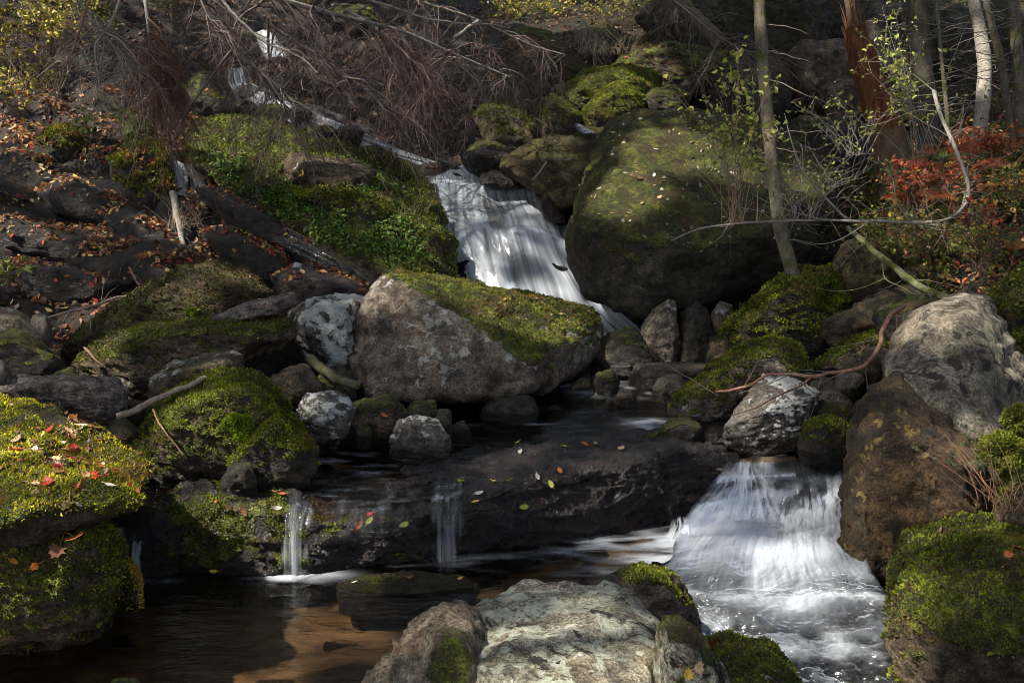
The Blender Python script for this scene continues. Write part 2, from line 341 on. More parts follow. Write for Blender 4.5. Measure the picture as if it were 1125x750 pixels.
# ------------------------------------------------------------------ boulders
_ico = {}
def ico(l):
    if l not in _ico:
        bm = bmesh.new(); bmesh.ops.create_icosphere(bm, subdivisions=l, radius=1)
        _ico[l] = (np.array([v.co for v in bm.verts]), np.array([[v.index for v in f.verts] for f in bm.faces])); bm.free()
    return _ico[l]
def hull_planes(pts):
    bm = bmesh.new()
    for p in pts: bm.verts.new(p)
    r = bmesh.ops.convex_hull(bm, input=bm.verts)
    c = pts.mean(0); out = []
    bm.normal_update()
    for f in bm.faces:
        n = np.array(f.normal); q = np.array(f.calc_center_median())
        if f.calc_area() < 1e-7: continue
        dd = n @ (q - c)
        if dd < 0: n, dd = -n, -dd
        if any(n @ m > .995 and abs(dd - e) < .01 * abs(e) + 1e-4 for m, e in out): continue
        out.append((n, max(dd, 1e-3)))
    bm.free()
    return c, np.array([a for a, _ in out]), np.array([b for _, b in out])
def vnormals(V, F):
    n = np.cross(V[F[:, 1]] - V[F[:, 0]], V[F[:, 2]] - V[F[:, 0]]); o = np.zeros_like(V)
    for k in range(3): np.add.at(o, F[:, k], n)
    return o / (np.linalg.norm(o, axis=1)[:, None] + 1e-12)
ROCKS = {}
nrock = [0]
def rock(key, label, outline, d, T, mat='brown', front=None, sink=.12, lvl=5, moss=.5, mossn=.35, lich=.3, p=22, amp=1., wetz=None, rec=.5, name='boulder', group=None, chips=5, depth=None, mfun=None, cat=None, back=.75):
    """outline: silhouette in photo pixels; d: distance of the nearest face, T: thickness in metres; front: near facet corners (px, py, distance)"""
    nrock[0] += 1; rg = np.random.default_rng(nrock[0] * 13 + 5)
    o = np.array([q[:2] for q in outline], float); cen = o.mean(0); ymin, ymax = o[:, 1].min(), o[:, 1].max()
    pts = []
    for i, q in enumerate(outline):
        rel = (ymax - q[1]) / max(ymax - ymin, 1)
        dm = q[2] if len(q) > 2 else d + T * (.12 + rec * rel)
        pts.append(P(q[0], q[1], dm))
        if sink and rel < .4:
            e = P(q[0], q[1], dm); e[2] -= sink; e[1] += .02; pts.append(e)
        b = cen + (np.array(q[:2]) - cen) * back; pts.append(P(b[0], b[1], (q[2] if len(q) > 2 else d) + T))
    if front is None:
        for q in outline:
            b = cen + (np.array(q[:2]) - cen) * .62 + (0, 2); pts.append(P(b[0], b[1], d))
    else:
        for q in front: pts.append(P(*q))
    pts = np.array(pts); c, n, dd = hull_planes(pts)
    size = (np.ptp(pts, axis=0)).mean()
    # a few chipped corners
    cn = rg.normal(size=(chips, 3)); cn /= np.linalg.norm(cn, axis=1)[:, None]
    cd = ((pts - c) @ cn.T).max(0) * rg.uniform(.80, .94, chips)
    n2 = np.r_[n, cn]; d2 = np.r_[dd, cd]
    D, F = ico(lvl); ext = np.ptp(pts, axis=0); D = D * ext; D = D / np.linalg.norm(D, axis=1)[:, None]
    p = p * 3.2; r = 1 / (np.maximum(D @ n2.T / d2, 0).max(1)); r = r * ((np.maximum(D @ n2.T / d2, 0) * r[:, None]) ** p).sum(1) ** (-1 / p)
    V = c + D * r[:, None] * 1.015
    nr = vnormals(V, F); off = rg.uniform(-50, 50, 3); s = max(size, .12)
    q = (V - c)
    # bedding planes: stretch noise along a tilted axis
    ax = rg.normal(size=3) * .35 + np.array([.25, 0, 1]); ax /= np.linalg.norm(ax)
    qs = q + np.outer(q @ ax, ax) * 1.6
    sz = max(s, .2)
    lay = (q @ ax) / sz * 7 + 1.3 * fbm(q / sz * 1.5 + off, 3); lay = np.abs(lay - np.round(lay))
    crk = np.exp(-(np.abs(fbm(q / sz * 1.6 + off + 30, 3)) / .022) ** 2)
    qn = fbm(q / sz * 1.5 + off + 60, 3) * 3.2; qf = qn - np.floor(qn); qn = (np.floor(qn) + sstep(.38, .62, qf)) / 3.2
    disp = .034 * qn + .014 * fbm(q / sz * 1.7 + off, 3) + .022 * ridged(qs / sz * 3.0 + off, 4) + .016 * fbm(qs / sz * 9 + off, 4) - .014 * sstep(.12, .0, lay) * sstep(-.3, .3, fbm(q / sz * 2.2 + off + 8, 2)) - .018 * crk
    fine = .006 * fbm(q * 22 + off, 3) + .004 * fbm(q * 55 + off, 2)
    V = V + nr * ((disp - .012) * s * .9 * amp + fine * min(1, s * 2))[:, None]
    nr = vnormals(V, F); wp = V.copy()
    mo = moss * 1.0 * sstep(mossn - .35, mossn + .4, nr[:, 2] + .35 * fbm(wp * 2.6 + off, 4)) * sstep(-.9, .2, fbm(wp * 1.8 + 9 + off, 3) + (moss - .35) * 1.5)
    if mfun is not None:
        X, Y, _ = proj(V) ; mo = mfun(X, Y, V, nr, mo)
    li = lich * sstep(-.4, .6, fbm(wp * 2.2 + off + 4, 4) + .7 * nr[:, 2] - .15)
    we = np.zeros(len(V)) if wetz is None else 1 - sstep(wetz + .02, wetz + .10, V[:, 2] + .03 * fbm(V * 6, 2))
    if moss > .2 and lvl > 4:
        V = V + nr * (sstep(.3, .9, mo) * .016 * (.5 + 1.1 * np.abs(noise3(wp * 8 + off)) + .8 * np.abs(noise3(wp * 17 + off))) * min(1.3, max(.5, s)))[:, None]; nr = vnormals(V, F)
    base = np.array([c[0], c[1], V[:, 2].min()])
    me = mesh_np(name, V - base, F, {'moss': mo, 'lich': li, 'wet': we})
    ob = link(name, me, M[mat]); ob.location = base
    tag(ob, label, cat or ('boulder' if name == 'boulder' else 'rock'), group)
    ROCKS[key] = dict(V=V, F=F, N=nr, moss=mo, ob=ob, base=base)
    SURF.append((V, F))
    return ob
def gauss(X, Y, cx, cy, rx, ry): return np.exp(-((X - cx) / rx) ** 2 - ((Y - cy) / ry) ** 2)
BG = 'boulders along the stream'
# --- foreground
rock('F1a', 'brown tilted rock leaning against the left side of the pale foreground rock', [(385,790),(395,760),(445,700),(484,656),(508,659),(530,690),(530,820),(400,830)], 3.45, .7, 'tan', sink=.3, moss=.75, mossn=.2, lich=.1, lvl=6, p=26,
     front=[(470,700,3.55),(520,740,3.35),(430,790,3.4),(520,820,3.3)], mfun=lambda X, Y, V, n, m: m * .12 + .8 * gauss(X, Y, 495, 735, 26, 50))
rock('F1b', 'large pale cracked rock with black lichen spots at the bottom centre', [(478,770,3.5),(503,702,3.8),(522,660,4.05),(575,641,4.15),(640,641,4.15),(692,649,4.1),(726,668,4.0),(738,720,3.7),(748,800,3.4),(740,900,3.0),(480,900,3.0)], 3.0, .8, 'pale', sink=.3, moss=.3, lich=.7, lvl=6, p=26, chips=4,
     front=[(532,690,3.78),(560,720,3.52),(690,672,3.86),(715,730,3.5),(700,900,2.85),(560,900,2.85)], amp=.8, mfun=lambda X, Y, V, n, m: m * .15 + .8 * gauss(X, Y, 462, 735, 26, 45))
rock('F2', 'small yellowish rock with a leaf at the right end of the pale foreground rock', [(722,677),(745,678),(768,700),(800,745),(810,800),(730,800)], 3.3, .4, 'pale', sink=.2, moss=.75, mossn=.3, lich=.4)
rock('F3', 'dark mossy rock at the foot of the lower cascade', [(666,635),(705,620),(738,632),(765,668),(770,690),(700,690)], 4.75, .5, 'dark', sink=.2, moss=.8, mossn=.6, wetz=0, lich=.1)
rock('F4', 'low green mossy rock with lichen patches at the bottom edge', [(762,705),(795,697),(850,708),(872,740),(890,790),(760,800)], 3.75, .7, 'brown', sink=.3, moss=1.0, mossn=.2, lich=.5, lvl=6, wetz=-.15)
rock('F5', 'flat wet rock barely above the lower pool', [(x, y, dz(y, .014)) for x, y in ((360,643),(400,633),(470,629),(512,633),(522,644),(480,652),(400,651))], dz(652, .02), .25, 'wet', sink=.14, moss=.8, mossn=.6, wetz=.02, lich=.2, name='rock', front=[(480,652,dz(652,.01)),(400,651,dz(651,.01))], amp=.35)
rock('F6', 'tiny mossy stone at the bottom left edge of the pool', [(118,750),(128,744),(150,745),(160,765),(120,765)], 4.15, .2, 'dark', moss=.9, wetz=0, lvl=4, name='rock')
# --- left
rock('L1', 'sunlit mossy boulder strewn with red leaves at the left edge', [(-60,430,5.9),(0,437,5.8),(50,450,5.7),(120,476,5.5),(158,505,5.3),(167,528,5.1),(160,545,4.95),(120,566,4.8),(60,592,4.75),(0,614,4.7),(-70,640,4.7)], 4.6, 1.0, 'brown', sink=0, moss=1.25, mossn=.05, lich=.6, lvl=6, p=18, chips=2,
     front=[(130,555,4.8),(60,560,4.6),(0,575,4.5),(-70,590,4.5)], amp=.8, mfun=lambda X, Y, V, n, m: m * (1 - .8 * gauss(X, Y, 90, 462, 60, 14)))
rock('L2', 'long green mossy rock at the left edge of the lower pool', [(-60,620),(20,612),(70,596),(100,574),(125,573),(137,600),(128,632),(100,657),(60,677),(0,690),(-60,700)], 4.65, .8, 'brown', sink=.25, moss=1.2, mossn=.0, lich=.5, lvl=6, wetz=0, rec=.7)
rock('L2b', 'small round moss covered stone beside the left trickle', [(116,630),(125,615),(140,615),(152,635),(150,645),(122,646)], 5.1, .25, 'brown', moss=1.3, mossn=-.3, wetz=0, name='rock')
rock('L2c', 'white crusted stone above the left trickle', [(112,595),(120,578),(135,580),(138,605),(122,612)], 5.25, .3, 'greyw', moss=.2, lich=1, lvl=4, name='rock')
rock('L3a', 'mossy boulder with a bright green cushion left of the stream', [(145,490),(183,440),(230,415),(272,407),(308,428),(322,455),(312,490),(250,525),(165,525)], 6.1, 1.0, 'brown', moss=1.05, mossn=.2, lich=.55, lvl=6, wetz=.35)
rock('L3b', 'rounded dark green mossy rock at the water edge', [(250,512),(268,478),(302,448),(325,462),(346,495),(340,510),(290,522)], 5.95, .5, 'dark', moss=1.1, mossn=.1, lvl=5, wetz=.34, lich=.2)
rock('L3c', 'small pointed stone standing in the water below the mossy rock', [(243,525),(258,508),(275,508),(282,528),(250,532)], 5.85, .22, 'dark', moss=.5, wetz=.36, lvl=4, name='rock')
rock('L4', 'flat grey slate slab lying beside the fallen stick', [(-15,428),(18,414),(75,412),(125,418),(140,430),(136,445),(128,460),(60,450),(0,436)], 6.35, .6, 'slate', sink=.1, moss=.05, lich=0, lvl=6, p=30, name='slab')
rock('L5', 'lichen edged brown rock in front of the long mossy boulder', [(163,420),(188,398),(255,383),(269,390),(268,410),(240,424),(188,442),(168,440)], 6.8, .6, 'brown', moss=.45, lich=1., lvl=5)
rock('L6', 'long mossy boulder below the big brown one', [(82,400),(118,368),(150,360),(245,352),(320,352),(326,368),(300,382),(245,398),(170,432),(125,430),(100,415)], 7.2, .9, 'brown', moss=.85, mossn=.35, lich=.6, lvl=6)
rock('L7', 'big brown peaked boulder on the left bank', [(58,385),(100,354),(150,322),(204,293),(236,286),(272,298),(298,321),(292,340),(230,362),(120,372),(70,395)], 7.9, 1.2, 'brownmoss', moss=.85, mossn=.15, lich=.62, lvl=6, p=30)
rock('L8', 'flat tan slab with a pointed end on top of the long boulder', [(228,350),(262,335),(302,325),(324,322),(328,333),(305,344),(250,355)], 7.5, .35, 'slate', sink=.0, moss=.05, lich=.2, lvl=5, p=34, name='slab')
rock('L9', 'brown stone at the left edge above the mossy one', [(-20,333),(20,340),(52,362),(56,378),(30,385),(-20,375)], 7.5, .6, 'tan', moss=.3, lich=.2)
rock('L9b', 'dark mossy stone at the left edge above the slate slab', [(-20,368),(20,362),(48,380),(70,402),(55,418),(-20,420)], 6.9, .6, 'dark', moss=.9, mossn=.5, lich=.3)
rock('L9c', 'small grey stone at the very left edge', [(-12,395),(4,396),(12,408),(8,420),(-12,422)], 6.5, .25, 'slate', moss=.1, lvl=4, name='rock')
rock('L9d', 'small mossy rock wedged behind the slate slab', [(48,418),(60,405),(80,404),(92,418),(60,426)], 6.9, .3, 'brown', moss=.9, lvl=4, name='rock')
rock('L10', 'small grey stone tucked beside the leafy stick', [(35,345),(50,345),(58,365),(45,380),(35,370)], 7.45, .3, 'grey', moss=.1, lvl=4, name='rock')
# --- centre
rock('C1', 'large central boulder with a grey face and mossy leaf covered top', [(385,400,8.0),(390,348,8.15),(420,299,8.35),(440,302,8.6),(515,323,9.2),(600,334,9.2),(648,345,9.1),(656,362,9.0),(652,385,8.9),(630,410,8.6),(590,432,8.1),(560,436,7.8),(480,438,7.6),(405,437,7.75),(387,420,7.9)], 7.6, 1.6, 'grey', sink=0, moss=1.15, mossn=.62, lich=.7, lvl=6, p=40, chips=2, back=.85, amp=.7,
     front=[(424,302,8.1),(505,345,7.95),(583,400,7.65),(583,430,7.65),(480,434,7.55),(400,420,7.75)],
     mfun=lambda X, Y, V, n, m: (m + .25 * (n[:, 2] > .55)) * sstep(-5, 9, np.interp(X, [385, 424, 505, 583, 620], [288, 303, 347, 405, 445]) - Y + 7 * fbm(V * 6, 3)) + .35 * gauss(X, Y, 405, 425, 30, 12))
rock('C2', 'white speckled boulder behind the left end of the central boulder', [(318,342),(345,325),(384,322),(402,325),(398,360),(390,398),(362,404),(338,385),(322,365)], 8.0, .8, 'greyw', sink=.1, moss=.15, lich=.9, lvl=5)
rock('C3a', 'brown angular stone below the white speckled boulder', [(294,416),(330,397),(340,402),(352,425),(345,434),(310,438)], 7.0, .4, 'brown', moss=.4, lich=.5)
rock('C3b', 'white topped stone beside the mossy left boulder', [(319,462),(337,432),(379,431),(391,450),(372,469)], 6.6, .4, 'greyw', moss=.35, mossn=.5, lich=.7, wetz=.42, chips=1, p=36, front=[(345,441,6.75),(374,442,6.75),(352,462,6.6),(374,460,6.62)])
rock('C3c', 'low brown mossy stone under the left end of the central boulder', [(370,470),(390,443),(430,436),(446,452),(442,472)], 6.8, .45, 'brown', moss=.9, lich=.1, wetz=.4)
rock('C3d', 'small white topped wet stone in the upper pool', [(428,482),(438,460),(459,454),(482,462),(494,482)], 6.45, .3, 'greyw', moss=.4, mossn=.6, lich=.85, wetz=.41, chips=1, p=36, front=[(445,466,6.5),(470,468,6.5),(484,478,6.45),(446,482,6.45)])
rock('C3e', 'small mossy stone just behind the white topped wet stone', [(442,455),(455,440),(478,440),(482,458),(450,462)], 7.0, .3, 'dark', moss=.8, wetz=.4, lvl=4, name='rock')
rock('C3f', 'little dark stone right of the white topped wet stone', [(478,462),(482,449),(494,450),(497,465),(486,474)], 6.8, .2, 'dark', moss=.4, wetz=.4, lvl=4, name='rock')
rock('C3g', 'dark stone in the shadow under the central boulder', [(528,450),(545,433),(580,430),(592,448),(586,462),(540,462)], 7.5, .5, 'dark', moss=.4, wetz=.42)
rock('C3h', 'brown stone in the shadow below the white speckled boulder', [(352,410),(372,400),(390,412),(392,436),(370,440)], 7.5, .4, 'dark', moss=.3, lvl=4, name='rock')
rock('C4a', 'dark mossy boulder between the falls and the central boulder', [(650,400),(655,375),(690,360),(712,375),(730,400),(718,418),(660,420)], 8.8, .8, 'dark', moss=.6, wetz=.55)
rock('C4b', 'upright grey topped stone at the foot of the falls', [(702,366),(715,340),(735,326),(746,335),(746,380),(735,400),(712,398)], 9.0, .5, 'grey', moss=.35, lich=.5)
rock('C4c', 'dark upright stone next to the grey topped one', [(745,395),(748,345),(765,330),(785,350),(790,400),(750,408)], 9.0, .6, 'dark', moss=.4, lich=.35)
rock('C4d', 'small lichen flecked stone left of the green mound', [(780,345),(790,330),(805,335),(806,362),(785,370)], 9.1, .4, 'grey', moss=.4, lich=.5, lvl=4, name='rock')
rock('C4e', 'small mossy stone below the lichen flecked one', [(776,395),(780,370),(798,364),(806,385),(800,402)], 8.8, .4, 'brown', moss=.7, lvl=4, name='rock')
rock('C4f', 'mossy stub of rock in front of the waterfall foot', [(652,430),(652,410),(672,402),(680,420),(672,435)], 8.3, .3, 'dark', moss=.8, wetz=.5, lvl=4, name='rock')
rock('C4g', 'dark rock behind the mossy slab at the stream', [(690,415),(700,398),(745,398),(790,402),(800,425),(700,430)], 8.5, .6, 'dark', moss=.35, wetz=.5)
# --- right of the falls
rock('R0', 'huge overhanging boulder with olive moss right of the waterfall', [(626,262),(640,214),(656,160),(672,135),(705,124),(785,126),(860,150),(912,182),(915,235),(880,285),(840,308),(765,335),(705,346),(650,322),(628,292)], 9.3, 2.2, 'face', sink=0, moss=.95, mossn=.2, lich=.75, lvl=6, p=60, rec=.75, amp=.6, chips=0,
     front=[(634,258,9.55),(690,262,9.35),(740,276,9.2),(835,262,9.3),(740,200,9.75),(690,170,10.1)])
rock('R1', 'brown wedge shaped boulder at the lip of the waterfall', [(545,182),(575,163),(620,146),(668,134),(690,150),(650,205),(622,228),(590,215)], 11.0, 1.4, 'brownmoss', sink=0, moss=.9, mossn=.45, lich=.05, lvl=6, rec=.8, front=[(560,186,11.2),(630,195,11.0),(640,215,11.0),(600,205,11.1)])
rock('R1b', 'dark rock at the lip of the waterfall', [(505,170),(530,160),(565,162),(585,180),(575,192),(520,186)], 11.9, .7, 'dark', moss=.2, wetz=2.6)
rock('R2', 'tall spotted grey boulder on the right bank', [(972,402,6.4),(985,375,6.5),(1002,350,6.6),(1060,323,6.8),(1086,329,6.8),(1106,372,6.7),(1132,425,6.6),(1150,500,6.4),(1110,590,6.7),(1060,605,6.8),(1005,590,6.7),(985,500,6.5)], 5.9, 1.5, 'greyspot', sink=0, moss=.4, mossn=.75, lich=.4, lvl=6, p=36, chips=1, amp=.6, back=.85,
     front=[(978,410,6.1),(1025,440,5.85),(1092,486,5.7),(1060,345,6.3),(1110,500,5.75)])
rock('R3', 'ochre stained boulder at the right side of the lower cascade', [(922,585),(926,535),(940,447),(958,421),(985,410),(1020,438),(1092,500),(1100,590),(1040,600),(1000,604),(960,645),(930,625)], 5.5, .9, 'orange', sink=.25, moss=.12, lich=.7, lvl=6, p=30, wetz=-.1, chips=2)
rock('R3b', 'dark brown wall of rock under the spotted grey boulder', [(985,600),(985,480),(1040,470),(1095,490),(1140,520),(1140,620),(1090,598),(1040,590)], 5.75, .8, 'orange', sink=0, moss=.2, lich=.1, lvl=6, rec=.3)
rock('R4', 'mossy boulder with pale lichen patches at the lower right corner', [(984,665),(998,600),(1040,573),(1090,568),(1150,572),(1170,740),(1090,735),(1020,718),(990,690)], 4.45, 1.2, 'brown', sink=.25, moss=1.1, mossn=.1, lich=.75, lvl=6, rec=.8, wetz=-.2, front=[(1010,660,4.7),(1040,700,4.4),(1120,720,4.3),(1120,640,4.4),(1170,730,4.3)])
rock('R5', 'white lichen covered boulder under the reddish branch', [(797,468),(838,410),(866,412),(900,431),(886,474),(838,485)], 6.7, .6, 'greyw', moss=.3, mossn=.5, lich=.95, lvl=6, p=40, wetz=.40, chips=0, amp=.8, front=[(838,424,6.95),(846,452,6.68),(888,440,6.85),(866,474,6.72),(810,464,6.78)])
rock('R6', 'mossy slab boulder with a pale left edge beside the stream', [(736,445),(775,405),(825,378),(868,373),(886,388),(890,415),(850,445),(790,462),(745,460)], 7.2, .9, 'grey', moss=1.05, mossn=.35, lich=.6, lvl=6, wetz=.42)
rock('R7', 'brown green boulder above the dark gap on the right', [(885,408),(925,377),(962,362),(990,372),(985,400),(950,412),(900,414)], 7.6, .7, 'brown', sink=.0, moss=.85, mossn=.5, lich=.3)
rock('R8', 'rounded green mound of rock at the foot of the slim trunk', [(798,358),(840,318),(870,300),(925,300),(935,335),(915,392),(870,388),(806,374)], 8.5, 1.1, 'dark', moss=1.15, mossn=.15, lich=.1, lvl=6)
rock('R9', 'thin leaning slab of rock behind the reddish branch', [(903,355),(950,328),(1000,312),(1020,325),(1000,350),(930,368)], 8.3, .6, 'brown', moss=.4, lich=.2, name='slab')
rock('R9b', 'brown mossy block under the leaning log', [(912,300),(930,268),(965,262),(990,285),(985,318),(930,330)], 8.9, .7, 'brownmoss', moss=.8, lich=.1)
rock('R9c', 'dark mossy block behind the spotted grey boulder', [(960,350),(1000,325),(1040,320),(1040,370),(990,390)], 7.6, .7, 'dark', moss=.7, lich=.1)
rock('R10', 'low mossy stone right of the white lichen boulder', [(878,478),(890,462),(915,457),(940,475),(935,490),(885,490)], 6.4, .35, 'dark', moss=1, mossn=.3, wetz=.4)
rock('R10b', 'small brown mossy stone at the left end of the mossy slab', [(724,475),(735,460),(758,457),(772,470),(765,484),(730,484)], 6.9, .3, 'dark', moss=.9, wetz=.42, lvl=4, name='rock')
rock('R10c', 'wet gravel covered rock below the mossy slab', [(755,486),(775,466),(805,464),(835,475),(845,486),(800,490)], 7.0, .4, 'wet', sink=.02, moss=.1, wetz=.5, name='rock')
rock('R10d', 'dark stone in the gap behind the white lichen boulder', [(890,455),(905,438),(935,440),(945,465),(900,470)], 6.9, .4, 'dark', moss=.7, lvl=4, name='rock')
rock('R10e', 'mossy stone wedged above the low right stones', [(895,440),(905,425),(925,425),(935,442),(910,450)], 7.1, .3, 'dark', moss=.5, lvl=4, name='rock')
rock('R11', 'dark mossy boulder at the right edge behind the spotted one', [(1085,370),(1090,325),(1125,295),(1190,290),(1200,460),(1130,440),(1105,400)], 7.0, 1., 'dark', moss=1.1, mossn=-.1, lich=.1)
rock('R12', 'mossy stone at the right edge beside the bright moss cushion', [(1090,590),(1100,520),(1125,480),(1180,470),(1190,600)], 5.2, .8, 'brown', moss=1.0, mossn=.1, lich=.2)
# --- upstream
rock('U1', 'bright green mossy boulder, largest of the sunlit upstream pair', [(612,105),(640,79),(680,72),(716,82),(727,102),(715,115),(640,122)], 12.8, 1.3, 'dark', moss=1.5, mossn=.0, lich=0, lvl=6, rec=.8)
rock('U2', 'bright green mossy boulder in front of the larger sunlit one', [(636,128),(660,100),(680,90),(700,100),(706,120),(692,134),(650,137)], 12.1, .8, 'dark', moss=1.5, mossn=.0, lich=0, lvl=5, rec=.8)
rock('U3', 'mossy rock with a white crusted right side upstream', [(588,130),(595,112),(606,104),(622,111),(640,128),(630,145),(600,148)], 12.0, .7, 'brown', moss=1.1, mossn=.3, lich=.8)
rock('U4', 'long mossy rock above the lip of the waterfall', [(518,125),(530,112),(550,110),(575,124),(603,148),(592,160),(540,158)], 12.3, .9, 'brown', moss=1.2, mossn=.2, lich=.1)
rock('U5', 'low green rock left of the waterfall lip', [(512,168),(522,155),(550,152),(565,166),(540,174)], 12.2, .5, 'dark', moss=1.1)
rock('U6', 'mossy rock right of the sunlit pair', [(704,112),(715,98),(740,94),(760,105),(750,122),(715,122)], 12.6, .7, 'dark', moss=1.2)
rock('U7', 'broad mossy rock on the slope above the sunlit pair', [(662,80),(690,50),(730,46),(800,60),(810,85),(740,98)], 14.0, 1.4, 'brown', moss=1.0, mossn=.1, lich=.6, lvl=6)
rock('U8', 'brown mossy boulder below the hanging twigs', [(540,90),(570,55),(610,45),(650,70),(655,88),(610,108),(560,112)], 13.9, 1.2, 'brownmoss', moss=1.1, mossn=.1, lich=.1, lvl=6)
rock('U9', 'small sunlit rock high on the slope at top centre', [(552,42),(570,29),(605,35),(610,46),(570,52)], 15.5, .8, 'brown', moss=.9, lich=.8)
rock('U10', 'dark rock behind the long mossy rock', [(560,125),(572,110),(590,112),(600,130),(580,140)], 12.8, .5, 'dark', moss=.4)
rock('U11', 'dark mossy outcrop above the brown mossy boulder', [(610,60),(640,32),(680,30),(700,48),(660,72)], 15.2, 1.2, 'dark', moss=.7)
# --- left slab and ledges
rock('S1', 'great mossy slab sloping down left of the waterfall', [(203,165,11.3),(235,123,11.9),(300,133,12.2),(372,158,12.2),(430,184,12.2),(475,208,11.9),(492,262,11.0),(492,318,10.3),(440,312,10.0),(350,268,10.2),(265,222,10.6)], 10.0, 1.6, 'brown', sink=.1, moss=1.15, mossn=.1, lich=.25, lvl=6, chips=2, p=26, front=[(300,175,11.2),(400,215,10.8),(470,262,10.4),(440,300,9.95),(350,262,10.15),(250,200,10.8)])
rock('S1b', 'brown block jutting out of the mossy slab', [(306,185),(320,168),(385,176),(412,190),(405,210),(350,212),(312,200)], 10.75, .7, 'brown', sink=0, moss=.5, mossn=.75, lich=.3, rec=.5)
rock('S1c', 'green shelf below the brown block of the slab', [(310,212),(340,205),(400,212),(440,235),(430,252),(350,232)], 10.4, .7, 'dark', sink=0, moss=1.1, mossn=.2)
rock('S2', 'dark mossy outcrop above the small side trickle', [(118,175),(150,150),(185,168),(192,215),(165,225),(130,200)], 10.7, .9, 'dark', moss=1.1, mossn=.4)
rock('S3', 'green capped stone on the leafy left slope', [(48,152),(62,140),(88,143),(92,162),(70,170),(52,165)], 11.2, .5, 'dark', moss=1.2, mossn=.3)
rock('S4', 'mossy rock ridge beside the upper stream', [(190,105),(215,75),(262,88),(320,112),(330,125),(270,122),(215,122)], 13.0, 1.2, 'dark', moss=.9, lich=.3, rec=.8)
rock('S5', 'black wet ledge of rock high on the left slope', [(-20,160),(20,155),(60,175),(70,205),(30,215),(-20,210)], 10.9, .8, 'wet', sink=.1, moss=.1, rec=.6)
rock('S6', 'long black wet ledge across the left slope', [(30,205),(70,190),(130,215),(190,245),(190,262),(120,250),(60,232)], 10.3, .8, 'wet', sink=.1, moss=.15, rec=.7)
rock('S7', 'black wet ledge nearest the left edge', [(-20,240),(10,232),(70,258),(120,285),(110,300),(50,285),(-20,268)], 9.6, .8, 'wet', sink=.1, moss=.1, rec=.7)
rock('S8', 'low wet rock rib behind the big brown boulder', [(210,250),(250,245),(310,275),(330,300),(310,320),(260,295)], 9.7, .7, 'wet', sink=.1, moss=.3, rec=.7)
rock('S9', 'dark rock beneath the dripping trickle', [(295,300),(340,290),(400,312),(420,330),(350,345),(310,335)], 9.1, .7, 'wet', sink=.1, moss=.3)
rock('S10', 'mossy rock at the top left under the twigs', [(355,20),(375,5),(410,8),(420,25),(385,32)], 16.5, .9, 'dark', moss=1.0)
rock('S11', 'broad black slab of wet rock low on the left slope', [(-20,290),(40,285),(120,300),(160,312),(120,330),(40,335),(-20,325)], 8.9, .8, 'wet', sink=.1, moss=.1, rec=.7)
rock('S12', 'black tilted slab between the peeled stick and the leafy slope', [(95,225),(140,222),(200,262),(215,290),(190,300),(140,275)], 9.9, .7, 'wet', sink=.1, moss=.15, rec=.7)
rock('S13', 'dark slab under the long dark sheet of water', [(205,200),(240,205),(330,262),(410,305),(400,325),(330,290),(250,250)], 10.1, .7, 'wet', sink=.1, moss=.1, rec=.7)
# --- cliff at upper right
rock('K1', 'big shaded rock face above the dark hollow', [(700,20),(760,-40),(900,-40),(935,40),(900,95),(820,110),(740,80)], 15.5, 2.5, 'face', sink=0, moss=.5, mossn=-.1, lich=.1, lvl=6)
rock('K2', 'pale brown block under the shaded rock face', [(868,60),(880,45),(930,42),(945,80),(925,115),(880,112)], 14.5, 1.2, 'brown', sink=.2, moss=.25, mossn=.6)
rock('K3', 'dark rock block left of the dark hollow', [(755,75),(800,62),(865,70),(870,120),(830,140),(765,125)], 14.2, 1.2, 'dark', sink=.2, moss=.35)
rock('K4', 'dark rounded rock inside the hollow', [(900,95),(930,85),(962,95),(960,125),(920,135)], 13.4, .9, 'brown', sink=.2, moss=.3)
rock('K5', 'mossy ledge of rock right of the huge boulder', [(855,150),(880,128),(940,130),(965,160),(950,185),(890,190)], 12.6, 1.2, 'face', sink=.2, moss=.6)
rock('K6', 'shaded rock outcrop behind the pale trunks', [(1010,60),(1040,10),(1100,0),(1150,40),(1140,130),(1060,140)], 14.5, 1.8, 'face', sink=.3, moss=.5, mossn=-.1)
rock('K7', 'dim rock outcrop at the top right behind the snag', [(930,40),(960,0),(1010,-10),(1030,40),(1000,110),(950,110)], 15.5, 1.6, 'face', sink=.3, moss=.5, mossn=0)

# filler stones between the boulders
GN = {'stone': 0}
def ground_at(x, y): return float(ground_h(np.array([[x, y]]))[0])
fill = [(x, y, d, s) for x, y, d, s in ((345,478,6.7,.07),(398,474,6.7,.06),(505,470,7.0,.07),(300,440,7.0,.08),(355,425,7.3,.1),(410,448,7.2,.08),(610,452,7.9,.08),(690,438,8.0,.09),(640,425,8.4,.1),
        (850,402,8.0,.12),(905,425,7.4,.1),(830,395,8.4,.12),(935,420,7.2,.1),(960,395,7.4,.12),(770,420,8.3,.1),(735,420,8.3,.12),(800,385,8.8,.12),
        (110,440,7.0,.12),(150,450,6.8,.1),(135,470,6.3,.1),(145,560,5.6,.1),(40,400,7.4,.12),(90,425,7.2,.1),(325,500,6.0,.05),(280,440,6.9,.08),(215,440,6.8,.08),(330,345,8.6,.12),(350,310,9.2,.12),
        (960,300,9.4,.14),(1010,300,9.0,.14),(880,300,9.8,.15),(560,150,12.8,.12),(620,100,13.5,.16),(480,180,12.4,.14),(460,160,12.9,.16),(655,150,12.5,.14),(745,90,14,.2),(500,140,13.4,.14),(430,130,13.8,.2),(700,70,14.5,.2))]
